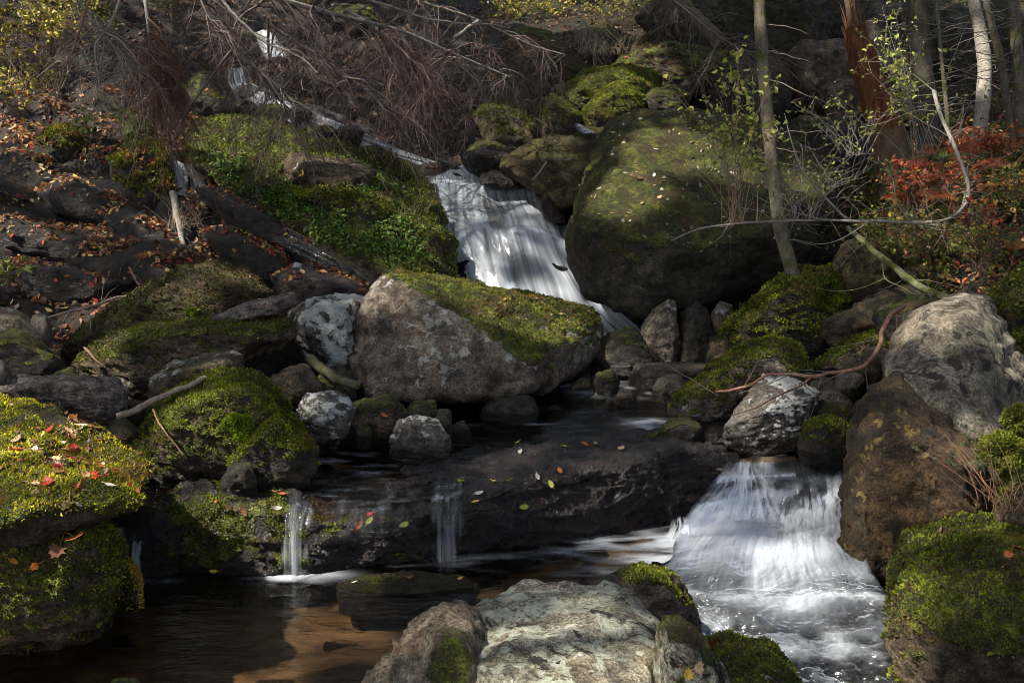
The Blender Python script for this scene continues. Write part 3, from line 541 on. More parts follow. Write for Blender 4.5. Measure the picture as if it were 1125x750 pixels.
for i, (x, y, d, s) in enumerate(fill):
    rp = s * FPX / d; a = np.linspace(0, 6.283, 8)[:-1] + rng.uniform(0, .6); rr = rp * rng.uniform(.55, 1.25, 7)
    rock('f%d' % i, 'small dark stone wedged between the larger boulders', [(x + rr[k] * math.cos(a[k]) * 1.15, y + rr[k] * math.sin(a[k]) * .8) for k in range(7)], d, s * 1.6, random.choice(['dark', 'brown', 'dark', 'dark']), moss=random.choice([.3, .7, 1.0]), lich=.2, lvl=4, sink=.1, wetz=.42 if y > 400 else None, name='stone', cat='stone', group='small stones wedged between the boulders')

# ------------------------------------------------------------------ rock ledge across the stream
def catmull(C, n):
    """C: (k, m, c) control rows -> resampled to n along axis 0"""
    k = len(C); t = np.linspace(0, k - 1, n); i = np.clip(np.floor(t).astype(int), 0, k - 2); f = (t - i)
    Cx = np.concatenate([[2 * C[0] - C[1]], C, [2 * C[-1] - C[-2]]]); f = f.reshape((-1,) + (1,) * (C.ndim - 1))
    a, b, c, d = Cx[i], Cx[i + 1], Cx[i + 2], Cx[i + 3]
    return .5 * (2 * b + (c - a) * f + (2 * a - 5 * b + 4 * c - d) * f ** 2 + (3 * b - a - 3 * c + d) * f ** 3)
def sheet(rows, nu, nv):
    C = np.array(rows, float)                    # (k, m, 3)
    C = catmull(C, nv); C = np.swapaxes(C, 0, 1); C = catmull(C, nu); C = np.swapaxes(C, 0, 1)
    V = C.reshape(-1, 3); u, v = np.meshgrid(np.linspace(0, 1, nu), np.linspace(0, 1, nv))
    return V, gridfaces(nu, nv), u.ravel(), v.ravel()
def gnorm(V, nu, nv):
    G = V.reshape(nv, nu, 3); du = np.gradient(G, axis=1); dv = np.gradient(G, axis=0); n = np.cross(du, dv).reshape(-1, 3)
    return n / (np.linalg.norm(n, axis=1)[:, None] + 1e-12)
LX = [100, 155, 200, 260, 320, 345, 420, 500, 600, 690, 755, 810]
LB = [634, 632, 628, 632, 630, 628, 618, 608, 594, 580, 572, 566]
LL = [578, 583, 562, 552, 556, 568, 566, 552, 520, 506, 494, 512]
LZ = [.27, .24, .31, .34, .32, .27, .27, .31, .385, .40, .41, .33]
LM = [560, 565, 546, 536, 538, 542, 538, 525, 502, 492, 486, 498]
LMZ = [.27, .25, .31, .345, .33, .29, .295, .335, .39, .40, .40, .33]
rows = []
b0 = [ZP(x, y, 0) for x, y in zip(LX, LB)]; l0 = [ZP(x, y, z) for x, y, z in zip(LX, LL, LZ)]; m0 = [ZP(x, y, z) for x, y, z in zip(LX, LM, LMZ)]
rows.append([p + (0, .02, -.35) for p in b0]); rows.append([p + (0, 0, -.05) for p in b0])
rows.append([p * .55 + q * .45 + (0, -.06, .0) for p, q in zip(b0, l0)])
rows.append([p * .2 + q * .8 + (0, -.05, -.005) for p, q in zip(b0, l0)]); rows.append(l0); rows.append(m0)
rows.append([q + (0, .28, .01) for q in m0]); rows.append([q + (0, .7, -.12) for q in m0]); rows.append([q + (0, 1.2, -.4) for q in m0])
nu, nv = 520, 190
V, F, U, W = sheet(rows, nu, nv); nr = gnorm(V, nu, nv); nr *= -1 if nr[:, 2].mean() < 0 else 1
qn = fbm(V * np.array([1.5, 1.5, 2.2]) + 11, 3) * 3; qf = qn - np.floor(qn); qn = (np.floor(qn) + sstep(.35, .65, qf)) / 3
dsp = .045 * qn + .020 * fbm(V * 3.1, 4) + .022 * ridged(V * np.array([4, 4, 12.]), 4) + .012 * fbm(V * 26, 4) + .005 * fbm(V * 70, 2) - .012
V = V + nr * dsp[:, None]; nr = gnorm(V, nu, nv); nr *= -1 if nr[:, 2].mean() < 0 else 1
X, Y, _ = proj(V)
mo = 1.6 * gauss(X, Y, 262, 580, 75, 50) * sstep(-.6, .5, fbm(V * 5, 3) + .2) + .5 * gauss(X, Y, 425, 572, 18, 10) + .45 * gauss(X, Y, 610, 530, 26, 12) + .25 * gauss(X, Y, 330, 610, 20, 18)
me = mesh_np('rock_ledge', V, F, {'moss': mo, 'lich': V[:, 0] * 0 - .2, 'wet': np.full(len(V), .0)})
M['ledge'] = rock_mat('wet_ledge_rock', (.003, .0025, .002), (.022, .015, .013), (.022, .011, .009), lichamt=-.3, rough=.28, spec=.6)
lo = link('rock_ledge', me, M['ledge']); tag(lo, 'black wet ledge of rock running across the stream with scattered leaves', 'rock ledge')
SURF.append((V, np.r_[F[:, :3], F[:, [0, 2, 3]]])); LEDGE = (V, nr, nu, nv)
ROCKS['LEDGE'] = dict(V=V, F=np.r_[F[:, :3], F[:, [0, 2, 3]]], N=nr, moss=mo, ob=lo, base=np.zeros(3))

# ------------------------------------------------------------------ water
def water_obj(name, V, F, foam, alpha, mat, label=None):
    me = mesh_np(name, V, F, {'foam': np.clip(foam, 0, 1), 'alpha': np.clip(alpha, 0, 1)})
    o = link(name, me, M[mat]); tag(o, label, None, None, 'structure'); return o
# lower pool
px_, py_ = np.meshgrid(np.arange(-4.5, 1.75, .02), np.arange(2.6, 6.7, .02)); n_ = px_.shape
V = np.c_[px_.ravel(), py_.ravel(), np.zeros(px_.size)]
X, Y, _ = proj(V)
V[:, 2] += .006 * fbm(V * np.array([1.5, 4.5, 1]), 3) + .004 * fbm(V * np.array([5, 12, 1.]), 2)
st = fbm(np.c_[X / 60, Y / 7, X * 0], 4)
dist = Y + (X - 600) * .06
fo = .75 * gauss(X, dist, 700, 602, 90, 8) * sstep(-.4, .8, st + .1) + .8 * gauss(X, Y, 760, 612, 60, 26) * sstep(-.5, .6, st + .3)
fo += .5 * gauss(X, Y, 740, 625, 80, 14) * sstep(-.1, .8, st) + .12 * gauss(X, Y, 600, 610, 110, 9) * sstep(-.1, .8, st)
fo += .75 * gauss(X, Y, 315, 634, 32, 6) * sstep(-.5, .6, st + .1) + .6 * gauss(X, Y, 345, 631, 32, 4) + .5 * gauss(X, Y, 165, 634, 24, 6) * sstep(-.4, .6, st) + .28 * gauss(X, Y, 500, 611, 60, 3) + .6 * gauss(X, Y, 492, 612, 26, 3.5) * sstep(-.5, .5, st)
fo += .05 * sstep(.2, 1.0, st) * sstep(700, 620, Y) * sstep(200, 420, X)
F = gridfaces(n_[1], n_[0]); fx, fy = X[F].mean(1), Y[F].mean(1)
keep = (fx < np.where(fy > 640, 740 - (fy - 640) * .1, 870 - np.clip(fy - 600, 0, 40) * 2))
water_obj('lower_pool_water', V, F[keep], fo, np.ones(len(V)), 'pool')
# upper pool, flowing from the falls to the ledge
xs = np.linspace(-2.9, 2.4, 360)
lipx = np.array([p[0] for p in l0]); lipy = np.array([p[1] for p in l0])
casc_lip = [(790, 512, .345), (850, 511, .35), (905, 508, .355), (940, 506, .36)]
lipx = np.r_[lipx[:-1], [ZP(*c)[0] for c in casc_lip], 3]; lipy = np.r_[lipy[:-1], [ZP(*c)[1] for c in casc_lip], ZP(*casc_lip[-1])[1]]
yf = np.interp(xs, lipx, lipy)
def zup(y): return np.interp(y, [5.4, 5.8, 6.2, 7.0, 8.4, 9.2, 10.4], [.285, .315, .350, .385, .43, .52, .62])
tt = np.linspace(0, 1, 330) ** 1.15
V = np.array([[x, y0 + t * (10.4 - y0), 0] for t in tt for x, y0 in zip(xs, yf)]); V[:, 2] = zup(V[:, 1])
lipf = (V[:, 1] - np.interp(V[:, 0], lipx, lipy)); V[:, 2] -= .05 * np.exp(-(lipf / .07) ** 2)
V[:, 2] += .010 * fbm(V * np.array([1.6, 3.5, 1]), 3) + .005 * fbm(V * np.array([5, 11, 1.]), 2)
X, Y, _ = proj(V); st = fbm(np.c_[X / 42, Y / 4.5, X * 0 + 3], 4)
V[:, 2] += .04 * gauss(X, Y, 640, 431, 40, 7) + .03 * gauss(X, Y, 715, 468, 22, 8)
fo = .7 * gauss(X, Y, 640, 428, 26, 5) * sstep(-.3, .7, st + .3) + .45 * gauss(X, Y, 690, 430, 50, 6) * sstep(-.1, .8, st + .2) + .55 * gauss(X, Y, 715, 466, 22, 5) * sstep(-.4, .6, st + .2)
fo += .55 * gauss(X, Y - (X - 700) * .42, 720, 468, 28, 4) + .22 * gauss(X, Y, 590, 466, 60, 3) * sstep(-.1, .6, st) + .25 * gauss(X, Y, 360, 505, 60, 14) * sstep(.0, .8, st) + .20 * gauss(X, Y, 420, 535, 60, 25) * sstep(0, .8, st)
fo += .06 * sstep(.2, .9, st) + .8 * gauss(X, Y, 680, 385, 40, 22) + .6 * gauss(X, Y, 800, 512, 30, 7) * sstep(-.2, .6, st)
water_obj('upper_pool_water', V, gridfaces(len(xs), len(tt)), fo, np.ones(len(V)), 'pool')

def fall(name, rows, nu, nv, foamf, alphaf, relief=.02, us=30, vs=1.6, mat='fall', seed=0, tiers=()):
    V, F, u, v = sheet([[P(*q) for q in r] for r in rows], nu, nv)
    nr = gnorm(V, nu, nv); nr *= -1 if (nr @ FW).mean() > 0 else 1
    uu = u + .028 * fbm(np.c_[u * 3.5, v * 3.2, u * 0 + seed + 2], 3)
    s1 = fbm(np.c_[uu * us, v * vs, u * 0 + seed], 3); s2 = fbm(np.c_[uu * us * 3.6, v * vs * 1.4, u * 0 + seed + 5], 3); s3 = fbm(np.c_[uu * 6, v * 3, u * 0 + seed + 9], 3)
    bul = 0 * u
    for ti, (tv, ta, tb) in enumerate(tiers):      # steps in the rock: strands regroup and bulge over each
        edge_v = tv + ta * fbm(np.c_[u * 4, u * 0 + seed + ti * 7, u * 0], 3); t_ = sstep(-.012, .03, v - edge_v)
        a1 = fbm(np.c_[uu * us * (1 + .15 * ti) + 31 * (ti + 1), v * vs, u * 0 + seed], 3); a2 = fbm(np.c_[uu * us * 3.6 + 17 * (ti + 1), v * vs * 1.4, u * 0 + seed + 5], 3)
        s1 = s1 * (1 - t_) + a1 * t_; s2 = s2 * (1 - t_) + a2 * t_; bul = bul + tb * np.exp(-((v - edge_v - .02) / .035) ** 2) - .5 * tb * np.exp(-((v - edge_v - .10) / .05) ** 2)
    s3 = s3 + 1.6 * bul; V = V + nr * (bul * .08)[:, None]
    V = V + nr * (relief * (.08 * s1 + .8 * (s3 - 1.6 * bul)))[:, None]
    fo = foamf(u, v, s1, s2, s3); al = alphaf(u, v, s1, s2, s3)
    return water_obj(name, V, F, fo, al, mat)
edge = lambda u, s, e=.05: sstep(0, e, u + .02 * s) * sstep(0, e, 1 - u + .02 * s)
# rock behind the main fall
rows = [[(440,200,12.2),(520,185,12.2),(600,190,12.1),(650,235,11.8)], [(450,215,11.75),(520,215,11.8),(590,220,11.7),(660,250,11.4)], [(460,270,11.2),(530,270,11.2),(620,275,11.1),(700,300,10.9)],
        [(460,330,10.8),(560,330,10.8),(640,330,10.6),(740,350,10.5)], [(460,400,10.6),(560,400,10.6),(640,400,10.5),(740,400,10.4)]]
V, F, U, W = sheet([[P(*q) for q in r] for r in rows], 160, 140); nr = gnorm(V, 160, 140); nr *= -1 if (nr @ FW).mean() > 0 else 1
V = V + nr * (.10 * ridged(V * np.array([1.4, 1.4, 2.6]), 4) - .12)[:, None]
tag(link('boulder', mesh_np('boulder', V, F, {'moss': V[:, 0] * 0, 'lich': V[:, 0] * 0, 'wet': V[:, 0] * 0 + 1}), M['wet']), 'dark wet rock face behind the veil of the main waterfall', 'boulder')
main_rows = [[(504,186,12.2),(518,178,12.3),(538,177,12.4),(558,184,12.3),(574,194,12.2)],
             [(468,196,11.9),(508,196,12.0),(540,197,12.0),(580,205,11.9),(604,222,11.8)],
             [(478,214,11.65),(512,222,11.6),(548,222,11.6),(590,228,11.5),(626,256,11.3)],
             [(484,255,11.3),(520,262,11.2),(562,264,11.1),(604,275,11.0),(646,298,10.85)],
             [(492,300,11.0),(532,310,10.9),(580,318,10.7),(630,326,10.6),(676,338,10.4)],
             [(498,340,10.85),(540,352,10.75),(596,360,10.55),(656,362,10.35),(704,362,10.2)],
             [(500,372,10.8),(545,382,10.7),(600,388,10.5),(664,386,10.3),(720,384,10.1)]]
def mf(u, v, s1, s2, s3):
    f = .60 + .26 * s1 + .24 * s2 + .30 * s3 + .12 * np.sin(v * 9 + u * 2.5) - .38 * sstep(.1, .7, s3 + .6 * s1 - .3) * (v < .45)
    return f * (.55 + .45 * sstep(0, .2, u + .06 * s1)) * (.45 + .55 * sstep(0, .25, 1 - u + .08 * s1)) * (.6 + .4 * sstep(0, .10, v))
def ma(u, v, s1, s2, s3):
    return np.clip(.95 + .3 * s1 + .3 * s2, .3, 1) * sstep(0, .13, u + .07 * s1 + .05 * s2 - .01) * sstep(0, .16, 1 - u + .08 * s1 + .05 * s2 - .01) * sstep(0, .03, v + .01 * s1)
main_rows = [[((q[0] - r[2][0]) * 1.16 + r[2][0], q[1], q[2]) for q in r] for r in main_rows]
rock('W1', 'dark wet stone splitting the water near the lip of the main fall', [(528,192),(545,186),(566,194),(572,206),(545,208),(526,202)], 11.55, .35, 'wet', sink=0, moss=0, lvl=5, name='rock')
rock('W2', 'dark wet stone breaking the right side of the main fall', [(588,214),(602,210),(616,226),(622,246),(604,244),(590,228)], 11.15, .35, 'wet', sink=0, moss=0, lvl=5, name='rock')
fall('waterfall', main_rows, 420, 460, mf, ma, .014, 12, .8, tiers=((.22, .05, .5), (.47, .09, .5), (.70, .06, .4)))
# bright lower tongue crossing the fall
fall('waterfall', [[(520,296,10.85),(526,302,10.8),(532,312,10.75)], [(560,318,10.65),(565,326,10.6),(566,336,10.6)], [(620,330,10.4),(622,340,10.35),(622,352,10.3)], [(690,340,10.15),(696,354,10.05),(700,368,10.0)]], 60, 160,
     lambda u, v, *s: .9 + 0 * u, lambda u, v, s1, s2, s3: .75 * np.sin(np.pi * u) ** 1.2 * sstep(-.8, .5, s2 + .3) * sstep(0, .25, v) * sstep(1, .7, v), .01, 8, 1.4, seed=3)
# lower right cascade
def zd(y, z):
    p = ZP(562.5, y, z); return (p - CAM) @ FW
lev = [(505, .352), (522, .330), (548, .23), (574, .155), (592, .15), (618, .09), (642, .0), (662, -.03), (690, -.10), (718, -.16), (750, -.24), (800, -.34)]
lx = [[795,840,885,945],[785,838,888,945],[760,832,890,940],[742,826,885,940],[736,822,884,948],[722,815,888,962],[712,806,892,978],[728,810,905,995],[752,826,920,1010],[770,850,940,1035],[800,880,965,1060],[830,910,1000,1100]]
bow = [[4,-6,-2,2],[4,0,0,0],[8,-4,0,4],[14,-2,0,10],[10,-4,-2,12],[4,0,2,14],[-4,6,4,10],[-10,4,2,6],[-6,4,6,8],[0,4,4,0],[0,0,0,0],[0,0,0,0]]
cr = [[(x, y + b, zd(y + b, z)) for x, b in zip(r, bb)] for (y, z), r, bb in zip(lev, lx, bow)]
def cf(u, v, s1, s2, s3):
    k = v * 11 + .5 * np.sin(u * 9) * .5 + .5 * s3
    f = .05 + .85 * np.exp(-((k - 2.3) / .8) ** 2) * sstep(-.2, .5, s1 * .8 + s3 + .12) + .95 * np.exp(-((k - 3.9) / .75) ** 2) + .50 * np.exp(-((k - 5.2) / .9) ** 2) + .60 * np.exp(-((k - 6.7 - .4 * s3) / .45) ** 2)
    f += .42 * np.exp(-((k - 8.2 - .8 * s3) / .6) ** 2) * sstep(-.5, .5, s3 + .1) + .32 * sstep(7, 11, k) * sstep(.0, .8, s1 + s3)
    f *= .35 + .65 * sstep(-.55, .15, s3 + .9 * sstep(2.6, 3.6, k) - .4 * sstep(.25, .0, u) * sstep(3.2, 2., k))
    f += .75 * np.exp(-((u - .35) / .06) ** 2 - ((k - .5) / .5) ** 2)
    return np.clip(f * (.84 + .26 * s1 + .24 * s2) * (.62 + .38 * sstep(0, .14, u) * sstep(1, .88, u)), 0, 1)
# rougher relief: travels with foam
Vc, Fc, uc, vc = sheet([[P(*q) for q in r] for r in cr], 420, 620)
k = vc * 11; nrc = gnorm(Vc, 420, 620); nrc *= -1 if nrc[:, 2].mean() < 0 else 1
wrp = uc + .03 * fbm(np.c_[uc * 3, vc * 6, uc * 0], 2) + (uc - .45) * (-.25) * vc
tA = sstep(2.9, 3.5, k + .5 * noise3(np.c_[uc * 9, uc * 0, uc * 0])); tB = sstep(5.9, 6.6, k + .6 * noise3(np.c_[uc * 7, uc * 0 + 3, uc * 0]))
def tier(sd, us, vs, o): return fbm(np.c_[wrp * us, vc * vs, uc * 0 + sd], o)
s1 = (tier(0, 13, 3, 4) * (1 - tA) + tier(20, 15, 3, 4) * tA) * (1 - tB) + tier(40, 10, 12, 4) * tB
s2 = (tier(4, 48, 5, 3) * (1 - tA) + tier(24, 52, 5, 3) * tA) * (1 - tB) + tier(44, 30, 30, 3) * tB; s3 = fbm(np.c_[uc * 6 + vc * 2, vc * 13, uc * 0 + 8], 4)
turb = sstep(1.5, 7, k)
Vc = Vc + nrc * (.004 * s1 + .001 * s2 + .028 * s3 * turb + .02 * np.exp(-((k - 6.7) / .4) ** 2))[:, None]
Xc, Yc, _ = proj(Vc)
foc = cf(uc, vc, s1, s2, s3) + .8 * gauss(Xc, Yc, 818, 515, 9, 12) * sstep(-.6, .4, s2)
alc = sstep(0, .05, uc + .02 * s3) * sstep(0, .04, 1 - uc + .02 * s3)
bed_rows = [[(q[0], q[1], q[2] + .01) for q in r] for r in cr]
water_obj('cascade_water', Vc, Fc, foc, alc, 'fall')
Vb = Vc - nrc * (.07 + .03 * s3[:, None] * 0) + nrc * (.02 * fbm(Vc * 7, 3))[:, None]
tag(link('cascade_bed', mesh_np('cascade_bed', Vb, Fc, {'moss': uc * 0, 'lich': uc * 0 - .3, 'wet': uc * 0 + 1}), M['wet']), kind='structure')
# spray plume thrown up at the lip
fall('cascade_spray', [[(809,508,6.25),(818,504,6.25),(829,508,6.25)], [(802,516,6.15),(818,513,6.12),(838,518,6.15)], [(790,528,6.0),(818,526,5.98),(850,530,6.0)], [(770,552,5.85),(815,550,5.82),(860,552,5.85)], [(750,578,5.72),(812,576,5.7),(880,578,5.72)]], 120, 180,
     lambda u, v, *s: .95 + 0 * u, lambda u, v, s1, s2, s3: .72 * np.sin(np.pi * u) * sstep(-.5, .7, s1 + .5 * s2 + .15) * sstep(0, .15, v + .05 * s2) * sstep(1, .8, v), .01, 14, 1.2, seed=5)
fall('cascade_spray', [[(738,572,6.1),(748,566,6.1),(764,572,6.1)], [(732,584,5.95),(750,580,5.95),(776,584,5.95)], [(715,600,5.8),(745,600,5.8),(790,602,5.8)]], 80, 100,
     lambda u, v, *s: .95 + 0 * u, lambda u, v, s1, s2, s3: .8 * np.sin(np.pi * u) * sstep(-.6, .6, s1 + .5 * s2 + .2) * sstep(0, .2, v + .1 * s2) * sstep(1, .7, v), .01, 9, 1.2, seed=6)
fall('cascade_spray', [[(870,545,5.95),(900,538,6.0),(935,546,6.0)], [(865,562,5.85),(900,558,5.88),(940,562,5.9)], [(855,588,5.7),(900,586,5.7),(948,590,5.75)]], 110, 100,
     lambda u, v, *s: .95 + 0 * u, lambda u, v, s1, s2, s3: .75 * np.sin(np.pi * u) * sstep(-.5, .6, s1 + .5 * s2 + .1) * sstep(0, .3, v + .1 * s2) * sstep(1, .6, v), .01, 13, 1.2, seed=8)
# films and trickles over the ledge
def film(name, pxs, seed, thin=.5, f0=.15, f1=.55, up=.25, us=16):
    a = lambda arr, x: float(np.interp(x, LX, arr)); rws = []
    for frac in (-.9, -.45, 0):
        rws.append([ZP(x, a(LM, x) + (a(LL, x) - a(LM, x)) * (frac + .9) / .9, a(LMZ, x) + (a(LZ, x) - a(LMZ, x)) * (frac + .9) / .9) + (0, -.02 * (frac == 0), .035) for x in pxs])
    for fr, o in ((.12, .10), (.5, .14), (1.02, .12)):
        rws.append([ZP(x, a(LL, x), a(LZ, x)) * (1 - fr) + ZP(x, a(LB, x), 0) * fr + (0, -o, .004) for x in pxs])
    V, F, u, v = sheet(rws, 140, 160); s1 = fbm(np.c_[u * us, v * 1.6, u * 0 + seed], 3); s2 = fbm(np.c_[u * us * 3, v * 2.2, u * 0 + seed], 3)
    V = V + np.c_[0 * u, -.003 * s1, .002 * s1]
    fo = (f0 + (f1 - f0) * sstep(.35, .95, v)) * (.35 + .65 * sstep(-.5, .9, s1 + .4 * s2))
    e1 = fbm(np.c_[v * 3.5, u * 0 + seed * 5, u * 0], 3); e2 = fbm(np.c_[v * 3.5, u * 0 + seed * 5 + 2, u * 0], 3)
    al = sstep(0, .3, u - .12 + .28 * e1 + .15 * s1) * sstep(0, .3, .88 - u + .28 * e2 + .15 * s1) * sstep(0, .25, v) * np.clip(thin + .35 * s1 + .25 * s2 + .15 * sstep(.3, .6, v), 0, 1) * .85
    al = al * (sstep(.78, .5, v) if seed == 3 else 1); water_obj(name, V, F, fo, al, 'film')
film('ledge_trickle', [148, 154, 160, 168, 178], 1, .75, .15, .7, us=5)
film('ledge_trickle', [314, 321, 330, 338, 346], 2, .75, .10, .60, us=6)
film('ledge_trickle', [345, 365, 392, 418, 445, 475], 3, .50, .10, .16, us=8)  # faint foam value here paints the bluish sky reflection on the film
film('ledge_trickle', [470, 480, 492, 504, 516], 4, .7, .08, .40, us=8)
# side trickle at upper left and the dark sheet of water along the slab
fall('side_waterfall', [[(184,178,11.2),(192,176,11.2),(202,180,11.2)], [(186,196,11.0),(195,196,11.0),(207,198,11.0)], [(188,214,10.85),(196,214,10.85),(205,216,10.85)]], 50, 70,
     lambda u, v, s1, s2, s3: .75 + .3 * s1, lambda u, v, s1, s2, s3: np.sin(np.pi * u) ** .7 * (.8 + .3 * s1), .008, 8, 1.3, seed=11)
fall('side_waterfall', [[(206,182,11.05),(216,180,11.1),(232,190,11.1)], [(214,212,10.75),(232,210,10.8),(250,216,10.85)], [(262,246,10.3),(276,238,10.35),(292,238,10.4)], [(312,272,10.0),(326,264,10.0),(342,262,10.05)], [(362,300,9.7),(378,292,9.7),(392,290,9.75)], [(400,328,9.4),(412,318,9.4),(424,312,9.45)]], 90, 260,
     lambda u, v, s1, s2, s3: 0 * u, lambda u, v, s1, s2, s3: np.sin(np.pi * u) ** .6 * np.clip(.28 + .4 * s3 + .2 * s1, 0, 1), .01, 12, 5.0, mat='film', seed=12)
fall('side_waterfall', [[(320,290,9.4),(326,288,9.4),(333,290,9.4)], [(321,306,9.3),(326,306,9.3),(331,306,9.3)], [(322,322,9.2),(326,322,9.2),(330,322,9.2)]], 30, 40,
     lambda u, v, s1, s2, s3: .6 + .3 * s1, lambda u, v, s1, s2, s3: np.sin(np.pi * u) * .75, .004, 5, 1.3, seed=13)
# upstream cascades
fall('upstream_water', [[(280,36,14.6),(291,33,14.6),(302,38,14.6)], [(284,50,14.4),(298,47,14.4),(312,52,14.4)], [(292,66,14.2),(306,62,14.2),(320,66,14.2)]], 40, 60,
     lambda u, v, s1, s2, s3: .9 + 0 * u, lambda u, v, s1, s2, s3: np.sin(np.pi * u) ** .6 * (.85 + .3 * s1), .01, 6, 1.3, seed=14)
fall('upstream_water', [[(250,78,13.2),(262,75,13.2),(276,80,13.2)], [(252,95,12.9),(266,93,12.9),(280,94,12.9)], [(268,110,12.6),(284,104,12.6),(300,100,12.7)], [(290,128,12.3),(308,117,12.4),(328,108,12.5)], [(328,144,12.2),(346,131,12.3),(362,120,12.5)], [(374,160,12.15),(390,147,12.2),(406,138,12.4)], [(418,177,12.1),(432,165,12.2),(444,156,12.3)], [(470,190,12.2),(486,184,12.2),(500,178,12.3)]], 90, 320,
     lambda u, v, s1, s2, s3: .55 + .6 * s1 + .7 * s3 + .4 * np.exp(-((v - .12) / .08) ** 2), lambda u, v, s1, s2, s3: sstep(.05, .4, u + .2 * s3) * sstep(.05, .4, 1 - u + .2 * s3) * np.clip(.75 + .6 * s3 + .3 * s1, 0, 1), .03, 9, 9, mat='film', seed=15)
fall('upstream_water', [[(625,138,12.1),(633,135,12.1),(641,138,12.1)], [(640,148,11.9),(650,146,11.9),(658,148,11.9)]], 30, 30, lambda u, v, s1, s2, s3: .35 + .3 * s1, lambda u, v, s1, s2, s3: np.sin(np.pi * u), .01, 6, 2, mat='film', seed=16)

for i_, (x_, y_, d_, r_) in enumerate([(270, 100, 12.6, 9), (298, 122, 12.2, 12), (330, 122, 12.2, 10), (352, 145, 12.0, 12), (384, 145, 12.05, 11), (408, 166, 11.95, 10), (300, 98, 12.9, 10)]):
    a_ = np.linspace(0, 6.283, 7)[:-1] + i_
    rock('UW%d' % i_, 'small dark stone breaking the upstream white water', [(x_ + r_ * 1.5 * math.cos(q), y_ + r_ * .75 * math.sin(q)) for q in a_], d_, .25, ['wet', 'dark'][i_ % 2], moss=[0, .9][i_ % 2], lvl=4, sink=.1, name='stone', cat='stone', group='stones breaking the upstream water')

# ------------------------------------------------------------------ tubes, leaves, tufts (all batched in numpy)
def tubes(Pts, Rad, sides=4):
    """Pts (n, k, 3), Rad (n, k)"""
    Pts = np.asarray(Pts, float); Rad = np.asarray(Rad, float); n, k, _ = Pts.shape
    T = np.gradient(Pts, axis=1); T /= np.linalg.norm(T, axis=2)[..., None] + 1e-9
    ref = np.where(np.abs(T[..., 2:3]) < .8, np.array([0, 0, 1.]), np.array([1., 0, 0])); ref = np.repeat(ref[:, :1], k, axis=1)
    A = np.cross(T, ref); A /= np.linalg.norm(A, axis=2)[..., None] + 1e-9; B = np.cross(T, A)
    a = np.arange(sides) / sides * 2 * np.pi
    V = Pts[:, :, None] + Rad[..., None, None] * (np.cos(a)[None, None, :, None] * A[:, :, None] + np.sin(a)[None, None, :, None] * B[:, :, None])
    base = (np.arange(n) * k * sides)[:, None, None] + (np.arange(k - 1) * sides)[None, :, None]
    j = np.arange(sides); j2 = (j + 1) % sides
    F = np.stack([base + j, base + j2, base + sides + j2, base + sides + j], -1).reshape(-1, 4)
    return V.reshape(-1, 3), F
def path(pts, k):
    C = np.array([P(*q) for q in pts]) if len(pts[0]) == 3 else np.array(pts); return catmull(C, k)
class Acc:
    def __init__(s): s.V = []; s.F = {3: [], 4: []}; s.C = []; s.n = 0
    def add(s, V, F, c=None):
        s.V.append(V); s.F[F.shape[1]].append(F + s.n); s.n += len(V)
        if c is not None:
            c = np.asarray(c, float); s.C.append(np.tile(c, (len(V), 1)) if c.ndim == 1 else c)
    def build(s, name, mat, parent=None, smooth=True, base=None):
        V = np.concatenate(s.V); F = [np.concatenate(f) for f in s.F.values() if f]
        if base is not None: V = V - base
        me = mesh_np(name, V, F, colors={'Col': np.concatenate(s.C)} if s.C else None, smooth=smooth)
        return link(name, me, M[mat] if isinstance(mat, str) else mat, parent)
def unit(v): return v / (np.linalg.norm(v, axis=-1)[..., None] + 1e-12)
def leaves(pos, nrm, size, cols, r=rng, asp=.55, fold=.25, tilt=.4):
    n = len(pos); nrm = unit(nrm + r.normal(size=(n, 3)) * tilt); t = unit(np.cross(nrm, r.normal(size=(n, 3)))); b = np.cross(nrm, t)
    size = np.broadcast_to(size, n)[:, None] * r.uniform(.4, 1.35, (n, 1))
    a = r.uniform(asp * .7, asp * 1.2, (n, 1))
    p0 = pos - t * size * .5; p2 = pos + t * size * .5 + nrm * size * r.uniform(-.1, .3, (n, 1)); up = nrm * size * r.uniform(-fold, fold * 1.6, (n, 1))
    V = np.stack([p0, pos - t * size * .12 + b * size * a * .5 + up, pos + t * size * .2 + b * size * a * .42 + up, p2, pos + t * size * .2 - b * size * a * .42 + up, pos - t * size * .12 - b * size * a * .5 + up], 1).reshape(-1, 3)
    i = np.arange(n)[:, None] * 6; F = np.concatenate([i + [0, 1, 2], i + [0, 2, 3], i + [0, 3, 4], i + [0, 4, 5]])
    pal = np.array(cols); c = pal[r.integers(0, len(pal), n)] * r.uniform(.6, 1.3, (n, 1))
    return V, F, np.repeat(c, 6, axis=0)
FALL = [(.16, .065, .03), (.10, .045, .025), (.30, .10, .03), (.34, .05, .03), (.40, .22, .07), (.36, .24, .13), (.07, .035, .02), (.22, .09, .045), (.45, .33, .10)]
DULL = [(.10, .05, .03), (.07, .038, .024), (.15, .07, .04), (.19, .11, .06), (.05, .03, .02), (.13, .08, .05)]
def sample_surf(V, F, N, wt, n, r=rng):
    T = V[F]; ar = np.linalg.norm(np.cross(T[:, 1] - T[:, 0], T[:, 2] - T[:, 0]), axis=1); wv = ar * wt[F].mean(1); wv = np.maximum(wv, 0)
    if wv.sum() <= 0: return None
    i = r.choice(len(F), n, p=wv / wv.sum()); u = r.random((n, 2)); f = u.sum(1) > 1; u[f] = 1 - u[f]
    p = T[i, 0] + (T[i, 1] - T[i, 0]) * u[:, :1] + (T[i, 2] - T[i, 0]) * u[:, 1:]
    return p, unit(N[F[i, 0]]), i
